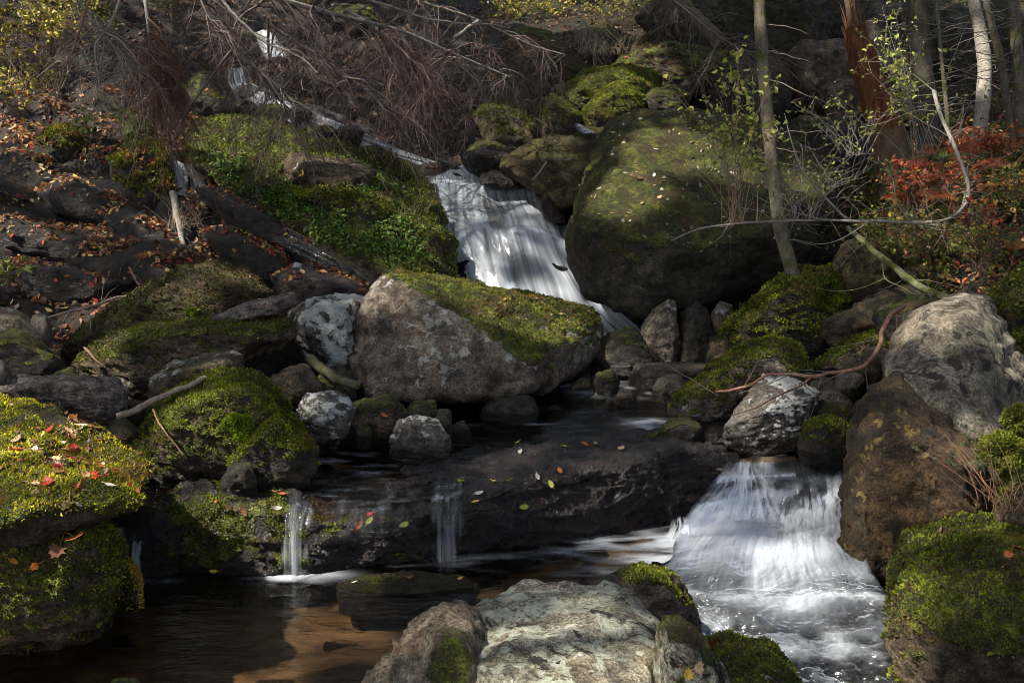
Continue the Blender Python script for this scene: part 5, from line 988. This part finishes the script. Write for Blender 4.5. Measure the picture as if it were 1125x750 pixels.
def branch(name, label, cat, pts, r0, r1, mat, side=(), k=70, twigs=0, sides=9, rough=.14, seed=0, tw=(.1, .4)):
    base = P(*pts[0]); o = None; C = path(pts, k); V, F = tubes([C], [np.linspace(r0, r1, k)], sides); rr = np.random.default_rng(seed + int(pts[0][0]) + int(pts[0][1]))
    wob = np.repeat(np.c_[fbm(C * 3.5, 3), fbm(C * 3.5 + 20, 3) * .5, fbm(C * 3.5 + 40, 3)] * min(.02, r0 * 1.2), sides, axis=0)
    cen = np.repeat(C, sides, axis=0); V = cen + wob + (V - cen) * (1 + rough * fbm(V * 16, 3))[:, None]
    kn = rr.integers(3, k - 2, 5)
    mt = M[mat] if isinstance(mat, str) else mat
    o = link(name, mesh_np(name, V - base, F), mt); o.location = base; tag(o, label, cat)
    for sp in side:
        D = path(sp[0], 26); V, F = tubes([D], [np.linspace(sp[1], sp[1] * .25, 26)], 6); cen = np.repeat(D, 6, axis=0); V = cen + (V - cen) * (1 + .1 * fbm(V * 20, 2))[:, None]
        link('side_branch', mesh_np('side_branch', V - base, F), mt, o)
    if twigs:
        i = rr.integers(int(k * .15), k, twigs); s = C[i]; L = rr.uniform(*tw, twigs); d = unit(rr.normal(size=(twigs, 3)) * (1, .5, .8) + unit(C[-1] - C[0]) * .8); u = np.linspace(0, 1, 6)
        Pt = s[:, None] + d[:, None] * (L[:, None] * u)[..., None] + np.cumsum(rr.normal(size=(twigs, 6, 3)) * .010, axis=1)
        for grp in ([Pt] if twigs > 50 else [Pt[q:q + 1] for q in range(twigs)]):
            V, F = tubes(grp, np.linspace(.0035, .0012, 6)[None] * np.ones((len(grp), 1)), 3); a = Acc(); a.add(V, F, (.16, .13, .11)); a.build('twigs' if twigs > 50 else 'twig', 'twig', o, base=base)
    return o
branch('fallen_branch', 'long grey curved branch spanning from the huge boulder to the red ferns', 'branch', [(738,264,8.9),(765,252,8.8),(800,247,8.7),(850,243,8.6),(905,242,8.5),(960,243,8.4),(1010,245,8.3),(1040,240,8.3),(1058,228,8.4),(1064,210,8.5),(1060,190,8.6),(1048,160,8.8),(1035,130,9),(1026,100,9.2)], .006, .017, 'branch',
       side=[([(905,242,8.5),(880,235,8.4),(850,225,8.3),(820,210,8.2)], .007), ([(930,241,8.5),(905,215,8.5),(880,185,8.5),(868,150,8.6),(862,125,8.7)], .010), ([(1060,215,8.5),(1056,232,8.4),(1055,250,8.4)], .008), ([(1026,100,9.2),(1000,80,9.3),(975,70,9.4)], .006), ([(955,243,8.4),(925,262,8.3),(900,268,8.3),(870,262,8.2)], .005), ([(1026,122,9.1),(1005,122,9.1),(970,135,9.1),(945,140,9.2)], .006), ([(850,243,8.6),(835,232,8.6),(815,228,8.6),(800,218,8.6)], .004), ([(1000,244,8.3),(985,222,8.3),(980,195,8.3),(965,175,8.3)], .005), ([(800,247,8.7),(790,262,8.6),(770,272,8.6)], .004)], twigs=100, tw=(.12, .5))
branch('leaning_log', 'mossy thin log slanting down behind the spotted grey boulder', 'log', [(932,248,8.6),(955,270,8.4),(985,297,8.1),(1010,315,7.9),(1028,324,7.8),(1045,332,7.7)], .020, .036, bark_mat('mossy_log', (.08, .075, .035), (.19, .19, .10), (.04, .035, .02), .6, .4),
       side=[([(970,283,8.2),(972,305,8.1),(990,315,8.0),(1010,325,7.9),(1040,328,7.7)], .006), ([(975,305,8.1),(940,318,8.0),(905,318,8.0),(875,303,8.0)], .005)], twigs=20, sides=12)
branch('fallen_branch', 'reddish forked branch lying over the white lichen boulder', 'branch', [(995,337,7.2),(980,345,7.0),(971,358,6.9),(968,378,6.8),(958,392,6.75),(942,404,6.7),(915,409,6.65),(892,414,6.6),(872,411,6.6),(850,411,6.6),(820,424,6.6),(785,429,6.6)], .018, .007, 'redbranch',
       side=[([(892,414,6.6),(878,424,6.55),(850,437,6.5),(830,448,6.45),(803,456,6.45)], .008), ([(942,404,6.7),(925,410,6.65),(900,421,6.6)], .006), ([(985,345,7.0),(985,362,6.9),(983,378,6.9)], .006), ([(880,420,6.55),(895,432,6.5),(912,441,6.5)], .004)], twigs=14)
branch('fallen_stick', 'bare tan stick propped between the slate slab and the mossy left boulder', 'stick', [(128,457,6.2),(150,450,6.25),(180,435,6.35),(205,425,6.4),(228,413,6.5)], .020, .016, 'log', twigs=0, sides=12)
branch('fallen_stick', 'thin grey branch lying behind the big brown boulder at left', 'stick', [(50,350,7.9),(90,340,8.1),(120,330,8.3),(150,322,8.5),(165,317,8.6)], .010, .012, 'log', side=[([(90,340,8.1),(98,350,8.0),(100,362,7.9)], .006), ([(75,344,8),(68,356,7.9),(66,365,7.8)], .006)], twigs=16, tw=(.1, .3))
branch('fallen_stick', 'short brown stick standing among the leaves on the left slope', 'stick', [(78,322,8.9),(84,310,9),(90,303,9.1)], .012, .006, 'log')
branch('fallen_stick', 'curved brown stick leaning on the wet slope', 'stick', [(130,277,9.5),(140,290,9.3),(148,305,9.1),(155,315,8.9)], .012, .010, 'redbranch', twigs=4)
branch('broken_stick', 'pale peeled stick hanging under the side trickle', 'stick', [(189,212,10.3),(194,235,10.15),(199,258,10.0),(206,286,9.8)], .034, .018, 'branch', twigs=24, tw=(.1, .35))
branch('fallen_stick', 'dark thin stick leaning on the mossy rock by the water', 'stick', [(168,450,6.2),(178,468,6.05),(190,485,5.95),(202,500,5.9)], .006, .004, 'redbranch')
branch('fallen_stick', 'thin stick lying below the long mossy boulder', 'stick', [(92,382,7.15),(104,394,7.05),(116,404,7.0)], .008, .006, 'redbranch')
branch('broken_stick', 'short pale broken stub jutting out of the hanging twigs', 'stick', [(500,42,11.6),(512,34,11.5),(527,23,11.4)], .022, .018, 'branch')
branch('fallen_stick', 'long thin white stick rising at the lip of the waterfall', 'stick', [(585,198,10.9),(592,190,10.95),(600,178,11)], .010, .008, 'branch')
branch('fallen_log', 'dark wet log wedged below the white speckled boulder', 'log', [(340,395,7.6),(360,408,7.4),(378,418,7.3),(395,425,7.3)], .035, .03, 'bark')
# bare hanging tops of dead conifers
def dead_top(label, pts, r0, nb, bl, droop, ntw, tl, colr, seed, side=.8, mat='branch', bias=(0, 0, 0), t0=.1):
    rr = np.random.default_rng(seed); base = P(*pts[0]); k = 80; C = path(pts, k); V, F = tubes([C], [np.linspace(r0, r0 * .3, k)], 8)
    o = link('dead_conifer', mesh_np('dead_conifer', V - base, F), M[mat]); o.location = base; tag(o, label, 'dead tree')
    i = rr.integers(int(k * t0), k, nb); s = C[i]; d = unit(rr.normal(size=(nb, 3)) * (1, .8, .35) * side + unit(C[-1] - C[0]) * .45 + np.array(bias)); L = rr.uniform(.4, 1, nb) * bl
    K = 9; u = np.linspace(0, 1, K); B = s[:, None] + d[:, None] * (L[:, None] * u)[..., None] - np.array([0, 0, 1.]) * (droop * L[:, None] * u ** 1.7)[..., None] + np.cumsum(rr.normal(size=(nb, K, 3)) * .018 * bl, axis=1)
    V, F = tubes(B, np.linspace(.007, .002, K)[None] * (rr.uniform(.5, 1.1, (nb, 1)) ** 1.0 + 1.2 * (rr.random((nb, 1)) < .15)), 4); a = Acc(); cc = np.array(colr); a.add(V, F, cc * 1.1)
    a.build('branches', 'twig', o, base=base)
    j = rr.integers(0, nb, ntw); q = rr.integers(2, K, ntw); s2 = B[j, q]; d2 = unit(d[j] * .5 + rr.normal(size=(ntw, 3)) * .55 + np.array([0, 0, -.55])); L2 = rr.uniform(.3, 1, ntw) * tl; u = np.linspace(0, 1, 5)
    Tn = s2[:, None] + d2[:, None] * (L2[:, None] * u)[..., None] - np.array([0, 0, .3]) * (L2[:, None] * u ** 2)[..., None] + np.cumsum(rr.normal(size=(ntw, 5, 3)) * .05 * tl, axis=1)
    V, F = tubes(Tn, np.linspace(.0026, .0011, 5)[None] * np.ones((ntw, 1)), 3); a = Acc(); a.add(V, F, np.repeat(cc * rr.uniform(.5, 1.5, (ntw, 1)), 15, axis=0))
    j3 = rr.integers(0, ntw, ntw); q3 = rr.integers(1, 5, ntw); s3 = Tn[j3, q3]; d3 = unit(rr.normal(size=(ntw, 3)) + (0, 0, -.5)); L3 = rr.uniform(.2, 1, ntw) * tl * .35; u = np.linspace(0, 1, 3)
    V, F = tubes(s3[:, None] + d3[:, None] * (L3[:, None] * u)[..., None] + np.cumsum(rr.normal(size=(ntw, 3, 3)) * .02 * tl, axis=1), np.array([[.0017, .0013, .0008]]) * np.ones((ntw, 1)), 3); a.add(V, F, np.repeat(cc * rr.uniform(.4, 1.4, (ntw, 1)), 9, axis=0))
    a.build('twigs', 'twig', o, base=base)
GB = (.080, .058, .050); RB = (.13, .065, .04)
dead_top('long grey dead conifer top reaching down over the upper stream', [(215,-25,9.6),(290,-5,9.9),(375,18,10.3),(440,34,10.7),(500,60,11),(560,85,11.3)], .032, 60, 1.0, .7, 650, .42, GB, 1)
dead_top('dead conifer top hanging above the slab, second behind the long one', [(240,-20,10.0),(300,30,10.3),(350,62,10.6),(400,98,10.9),(440,135,11.1)], .022, 40, .8, .7, 420, .40, GB, 2)
dead_top('drooping mass of brown twigs left of the shaded rocks', [(380,10,11.2),(425,40,11.3),(455,70,11.4),(480,105,11.5)], .020, 50, .7, .8, 520, .40, (.09, .055, .046), 3)
dead_top('dense reddish curtain of twigs hanging above the side trickle', [(158,-15,10.2),(162,20,10.2),(166,50,10.2),(176,75,10.15),(184,98,10.1)], .022, 75, .42, 1.1, 850, .34, RB, 4, t0=.25)
dead_top('grey twig tangle hanging in the middle of the top edge', [(420,-30,11.8),(460,0,11.8),(520,20,11.9),(580,48,12),(620,60,12)], .016, 40, .8, .6, 420, .40, GB, 5)
dead_top('thin crooked dead branches crossing the upper left corner', [(75,-20,9.4),(100,20,9.5),(130,55,9.6),(155,80,9.7)], .014, 26, .6, .5, 260, .30, (.2, .16, .13), 6)
dead_top('bare arching branches between the two hanging curtains', [(215,-20,9.7),(225,10,9.7),(250,50,9.8),(300,90,10),(330,120,10.1)], .010, 40, .8, .7, 420, .35, GB, 7)
dead_top('dry root like twigs fanning over the dark upstream rock', [(640,22,15),(650,35,14.9),(655,50,14.8)], .02, 35, .7, 1.0, 200, .3, (.16, .12, .09), 8)
dead_top('grey dead twigs in front of the shaded rock face', [(700,-30,12.4),(740,0,12.5),(790,40,12.6),(830,62,12.6)], .012, 40, .8, .3, 350, .35, (.11, .09, .07), 9)
for i, q in enumerate([[(237,-5,9.3),(262,20,9.3),(290,45,9.35),(330,62,9.4),(348,80,9.4)], [(100,-10,9.2),(85,40,9.2),(72,75,9.1),(60,115,9.0)], [(132,-5,9.2),(122,25,9.2),(105,50,9.2),(107,80,9.2)], [(380,-8,10),(430,8,10),(480,22,10.1),(560,30,10.2)]]):
    branch('dead_branch', ['bare forked branch curving across the upper left water', 'reddish bare stem leaning on the leafy left slope', 'pale crooked branch among the yellow leaves', 'thin straight branch along the top edge'][i], 'branch', q, .013, .006, 'branch' if i != 1 else 'redbranch', twigs=26)
# ------------------------------------------------------------------ shrubs with leaves
def shrub(name, label, cat, bx, by, d, w, h, stems, nl, size, cols, seed, lean=(0, 0), stemc=(.12, .08, .055), depth=None, sr=.004, droop=0., group=None, clusters=3):
    rr = np.random.default_rng(seed); base = P(bx, by, d); o = empty(name, base); tag(o, label, cat, group)
    s = d / FPX; W, H = w * s, h * s; K = 10; u = np.linspace(0, 1, K)
    tip = np.c_[rr.uniform(-1, 1, stems) * W * .5 + lean[0] * s, rr.uniform(-1, 1, stems) * (depth or W * .35), rr.uniform(.45, 1, stems) * H + lean[1] * s]
    b0 = np.c_[rr.normal(size=stems) * W * .06, rr.normal(size=stems) * .05, np.zeros(stems)]
    B = base + b0[:, None] + tip[:, None] * np.c_[u ** 1.25, u ** 1.2, u ** .9][None] - np.array([0, 0, 1.]) * (droop * H * u ** 3)[None, :, None] + np.cumsum(rr.normal(size=(stems, K, 3)) * .014, axis=1)
    V, F = tubes(B, np.linspace(sr, sr * .3, K)[None] * rr.uniform(.7, 1.3, (stems, 1)), 5); a = Acc(); a.add(V, F, stemc)
    m = stems * clusters; j = rr.integers(0, stems, m); q = rr.integers(4, K, m); s2 = B[j, q]; d2 = unit(rr.normal(size=(m, 3)) + (0, 0, .5)); L = rr.uniform(.06, .22, m) * min(1.6, max(W, .3)); u5 = np.linspace(0, 1, 4)
    T = s2[:, None] + d2[:, None] * (L[:, None] * u5)[..., None] + np.cumsum(rr.normal(size=(m, 4, 3)) * .008, axis=1); V, F = tubes(T, np.linspace(.0025, .0012, 4)[None] * np.ones((m, 1)), 3); a.add(V, F, stemc)
    a.build('stems', 'twig', o, base=base)
    i = rr.integers(0, m, nl); qq = rr.integers(1, 4, nl); p = T[i, qq] + rr.normal(size=(nl, 3)) * size * .5
    b = Acc(); b.add(*leaves(p, np.tile([0, -.3, 1.], (nl, 1)), size, cols, rr, tilt=.9)); b.build('leaves', 'leaf', o, smooth=False, base=base)
YL = [(.42, .36, .06), (.30, .30, .05), (.50, .42, .10), (.18, .20, .03), (.38, .24, .05)]
for i, (x, y, d, w_, h_) in enumerate([(10, 90, 11.5, 110, 110), (60, 60, 12.5, 120, 90), (-10, 40, 11, 90, 90), (110, 40, 13.2, 90, 70), (190, 20, 15, 120, 60), (20, 130, 10.8, 70, 60)]):
    shrub('leafy_shrub', ['yellow leaved shrub at the left edge of the picture', 'yellow green shrub behind the crooked pale branches', 'shrub with the palest leaves in the upper left corner', 'dull green shrub under the top edge at upper left', 'sparse yellowish shrub high behind the reddish twigs', 'low leafy shrub on the leaf strewn left slope'][i], 'shrub', x, y, d, w_, h_, 26, [1500, 1300, 1300, 800, 600, 360][i], .045, YL if i != 3 else GREEN, 20 + i, clusters=4)
for i, (x, y, d, w_, h_, c) in enumerate([(620, 40, 18.5, 160, 50, YL), (560, 35, 18, 90, 50, GREEN + YL), (690, 35, 17.5, 100, 60, [(.10, .12, .03), (.2, .19, .05)]), (460, 15, 17, 120, 50, GREEN), (330, 15, 18, 120, 60, GREEN + YL)]):
    shrub('leafy_shrub', ['sunlit yellow shrub at the top centre', 'yellow green shrub left of the sunlit one', 'dim green shrub right of the sunlit one', 'green shrub behind the hanging twigs', 'green shrub above the highest white water'][i], 'shrub', x, y, d, w_, h_, 30, 900, .055, c, 40 + i, clusters=4)
YG = [(.30, .34, .06), (.38, .38, .09), (.20, .25, .04), (.45, .40, .12)]
shrub('leafy_shrub', 'airy bush with narrow yellow green leaves in front of the huge boulder', 'shrub', 808, 245, 8.3, 130, 170, 22, 460, .052, YG, 61, lean=(-22, 0), stemc=(.20, .13, .09), clusters=3, sr=.0035)
shrub('leafy_shrub', 'bare twiggy bush right of the slim mossy trunk', 'shrub', 880, 240, 8.6, 150, 90, 20, 130, .035, YG, 62, lean=(20, 0), stemc=(.22, .19, .16), clusters=5, sr=.003)
shrub('leafy_shrub', 'twiggy sapling with tiny yellow leaves around the red snag', 'shrub', 1010, 180, 9.8, 150, 180, 18, 560, .045, YG, 63, lean=(-22, 0), stemc=(.17, .15, .12), clusters=9, sr=.004)
shrub('leafy_shrub', 'small bare bush over the dark hollow', 'shrub', 935, 170, 10.2, 110, 60, 14, 140, .035, YG, 64, lean=(-10, 0), stemc=(.25, .22, .19), clusters=6, sr=.003)
shrub('leafy_shrub', 'small leafy plant at the lip of the slab', 'plant', 300, 205, 10.3, 60, 35, 14, 60, .05, YL, 65, clusters=2, sr=.003)
shrub('leafy_shrub', 'round leaved green plant on the left slope', 'plant', 148, 165, 10.4, 44, 34, 12, 50, .075, [(.10, .17, .03), (.18, .24, .05), (.07, .12, .02)], 66, clusters=2, sr=.003)
shrub('leafy_shrub', 'low green plant with broad leaves on the leaf strewn slope', 'plant', 100, 150, 11, 60, 22, 12, 40, .07, [(.20, .24, .04), (.10, .16, .03)], 67, clusters=2, sr=.003)
shrub('leafy_shrub', 'green sprout at the left edge above the brown boulder', 'plant', 12, 312, 8.9, 40, 26, 10, 40, .05, [(.20, .26, .04), (.12, .18, .03)], 68, clusters=2, sr=.003)
shrub('leafy_shrub', 'dark evergreen sprig beside the bright moss cushion', 'plant', 1070, 515, 5.3, 60, 35, 16, 120, .022, [(.03, .07, .02), (.05, .10, .03)], 69, clusters=3, sr=.002)
for i, (x, y, d, w_, h_) in enumerate([(1080, 300, 7.8, 110, 60), (1020, 280, 8.6, 90, 50), (1120, 240, 8.8, 90, 60), (1000, 230, 9.8, 60, 40), (1105, 350, 7.4, 70, 50), (975, 290, 9.0, 60, 40)]):
    shrub('leafy_shrub', ['low tangled green shrub above the spotted grey boulder', 'green shrub at the top end of the leaning log', 'yellow green shrub at the right edge', 'small green shrub at the foot of the snag', 'leafy shrub behind the right shoulder of the spotted boulder', 'dim green shrub beside the brown mossy block'][i], 'shrub', x, y, d, w_, h_, 26, 620, .034, [(.06, .10, .015), (.12, .15, .02), (.20, .18, .03), (.24, .10, .03), (.09, .07, .02)], 80 + i, clusters=4, sr=.003)
# red ferns
def fern(label, bx, by, d, n, L, cols, seed):
    rr = np.random.default_rng(seed); base = P(bx, by, d); o = empty('fern', base); tag(o, label, 'fern')
    for k in range(n):
        az = rr.uniform(0, 6.28); dr = np.array([math.cos(az), math.sin(az) * .7 - .25, 0]); l = L * rr.uniform(.6, 1.15); u = np.linspace(0, 1, 22)
        C = base + rr.normal(size=3) * (.04, .04, .01) + dr * (l * u)[:, None] + np.array([0, 0, 1.]) * (l * (1.15 * u - 1.0 * u ** 2.1))[:, None]
        a = Acc(); V, F = tubes([C], [np.linspace(.003, .001, 22)], 4); c = np.array(cols[rr.integers(0, len(cols))]) * rr.uniform(.7, 1.2); a.add(V, F, c * .6)
        T = unit(np.gradient(C, axis=0)); S = unit(np.cross(T, [0, 0, 1.])); ro = rr.uniform(-1.0, 1.0); S = unit(S * math.cos(ro) + np.cross(T, S) * math.sin(ro)); w_ = .26 * l * np.sin(np.pi * np.clip(u * .92 + .06, 0, 1)) ** .8
        for sd in (-1, 1):
            tip = C + S * sd * w_[:, None] + T * (w_ * .45)[:, None] - np.array([0, 0, 1.]) * (w_ * .25)[:, None]; b1 = C - T * l * .007; b2 = C + T * l * .009; m1 = (b1 + tip) / 2 - T * l * .009; m2 = (b2 + tip) / 2 + T * l * .009
            V = np.stack([b1, m1, tip, m2, b2], 1).reshape(-1, 3); i = np.arange(22)[:, None] * 5; a.add(V, np.concatenate([i + [0, 1, 4], i + [1, 3, 4], i + [1, 2, 3]]), np.repeat(c * rr.uniform(.8, 1.2, (22, 1)), 5, axis=0))
        a.build('frond', 'leaf', o, smooth=False, base=base)
RF = [(.36, .06, .02), (.26, .04, .02), (.40, .12, .03), (.20, .06, .025)]
for i, (x, y, d, n, L) in enumerate([(1075, 165, 10.3, 9, .34), (1045, 175, 10.0, 8, .3), (1100, 168, 10.2, 8, .3), (1030, 190, 9.6, 7, .3), (1005, 225, 9.2, 9, .32), (1020, 205, 9.4, 6, .28), (1085, 210, 9.2, 6, .28), (1110, 275, 8.2, 5, .22), (1062, 190, 9.6, 6, .3)]):
    fern(['red fern below the pale barked trunk', 'red fern left of the pale barked trunk', 'red fern below the thin curved trunk', 'orange red fern over the curved branch end', 'red fern hanging furthest left on the bank', 'small red fern in the middle of the bank', 'orange fern at the right of the bank', 'little red fern low at the right edge', 'red fern between the pale trunk and the curved branch'][i], x, y, d, n, L, RF if i != 6 else [(.55, .22, .08), (.5, .12, .04)], 100 + i)
for i, (x, y, d) in enumerate([(1030, 178, 9.3), (1065, 180, 9.3), (985, 195, 9.6)]):
    fern(['green fern beside the red ones', 'green fern under the pale barked trunk', 'green fern at the foot of the snag'][i], x, y, d, 7, .22, [(.03, .07, .018), (.05, .10, .02)], 130 + i)
fern('small bright green fern frond at the left edge of the slope', 5, 300, 8.8, 4, .22, [(.28, .34, .05)], 140)
for i, (x, y, d, w_, h_) in enumerate([(1060, 172, 10.2, 90, 42), (1000, 228, 9.2, 60, 50), (1040, 215, 9.2, 80, 34), (1105, 175, 10.0, 60, 36), (1075, 250, 8.6, 70, 30)]):
    shrub('leafy_shrub', ['scarlet leaved low bush under the pale barked trunk', 'scarlet leaved bush hanging at the left end of the bank', 'thin scarlet bush in the middle of the bank', 'red leaved bush below the thin curved trunk', 'sparse red leaved bush behind the end of the curved branch'][i], 'shrub', x, y, d, w_, h_, 22, 190, .05, [(.30, .06, .02), (.20, .035, .015), (.36, .13, .03), (.12, .04, .02)], 300 + i, clusters=4, sr=.003)
# thin grasses and bare stems on the banks
def stems_patch(label, cx, cy, d, w, n, L, c, seed):
    rr = np.random.default_rng(seed); base = P(cx, cy, d); s = d / FPX; K = 6; u = np.linspace(0, 1, K)
    b = base + np.c_[rr.uniform(-.5, .5, n) * w * s, rr.uniform(-.2, .2, n), np.zeros(n)]; dr = np.c_[rr.normal(size=n) * .5, rr.normal(size=n) * .3, np.ones(n)] * rr.uniform(.5, 1, (n, 1)) * L
    B = b[:, None] + dr[:, None] * u[None, :, None] + np.array([1, 0, -.5]) * (rr.normal(size=(n, 1)) * L * .5 * u ** 2)[..., None]
    V, F = tubes(B, np.linspace(.003, .0008, K)[None] * np.ones((n, 1)), 3); a = Acc(); a.add(V - base, F, c); o = a.build('grass_tuft', 'twig'); o.location = base; tag(o, label, 'grass')
for i, q in enumerate([(30, 95, 10.9, 70, 60, .35, (.28, .22, .12)), (455, 235, 10.2, 30, 30, .25, (.14, .12, .05)), (1090, 560, 5.1, 30, 12, .25, (.25, .13, .08)), (665, 60, 14.4, 60, 60, .4, (.2, .15, .1)), (205, 250, 10.2, 40, 40, .3, (.22, .15, .1)), (1115, 560, 5.0, 40, 14, .3, (.3, .17, .1)), (150, 145, 10.8, 20, 90, .22, (.06, .11, .02))]):
    stems_patch(['dry grass hanging under the yellow shrub', 'dry stems on the end of the mossy slab', 'thin brown roots over the lower right boulder', 'dry stems over the upstream rock', 'dry stems around the peeled stick', 'brown roots at the right edge below the moss cushion', 'fresh green grass tuft on the left slope'][i], *q, 200 + i)
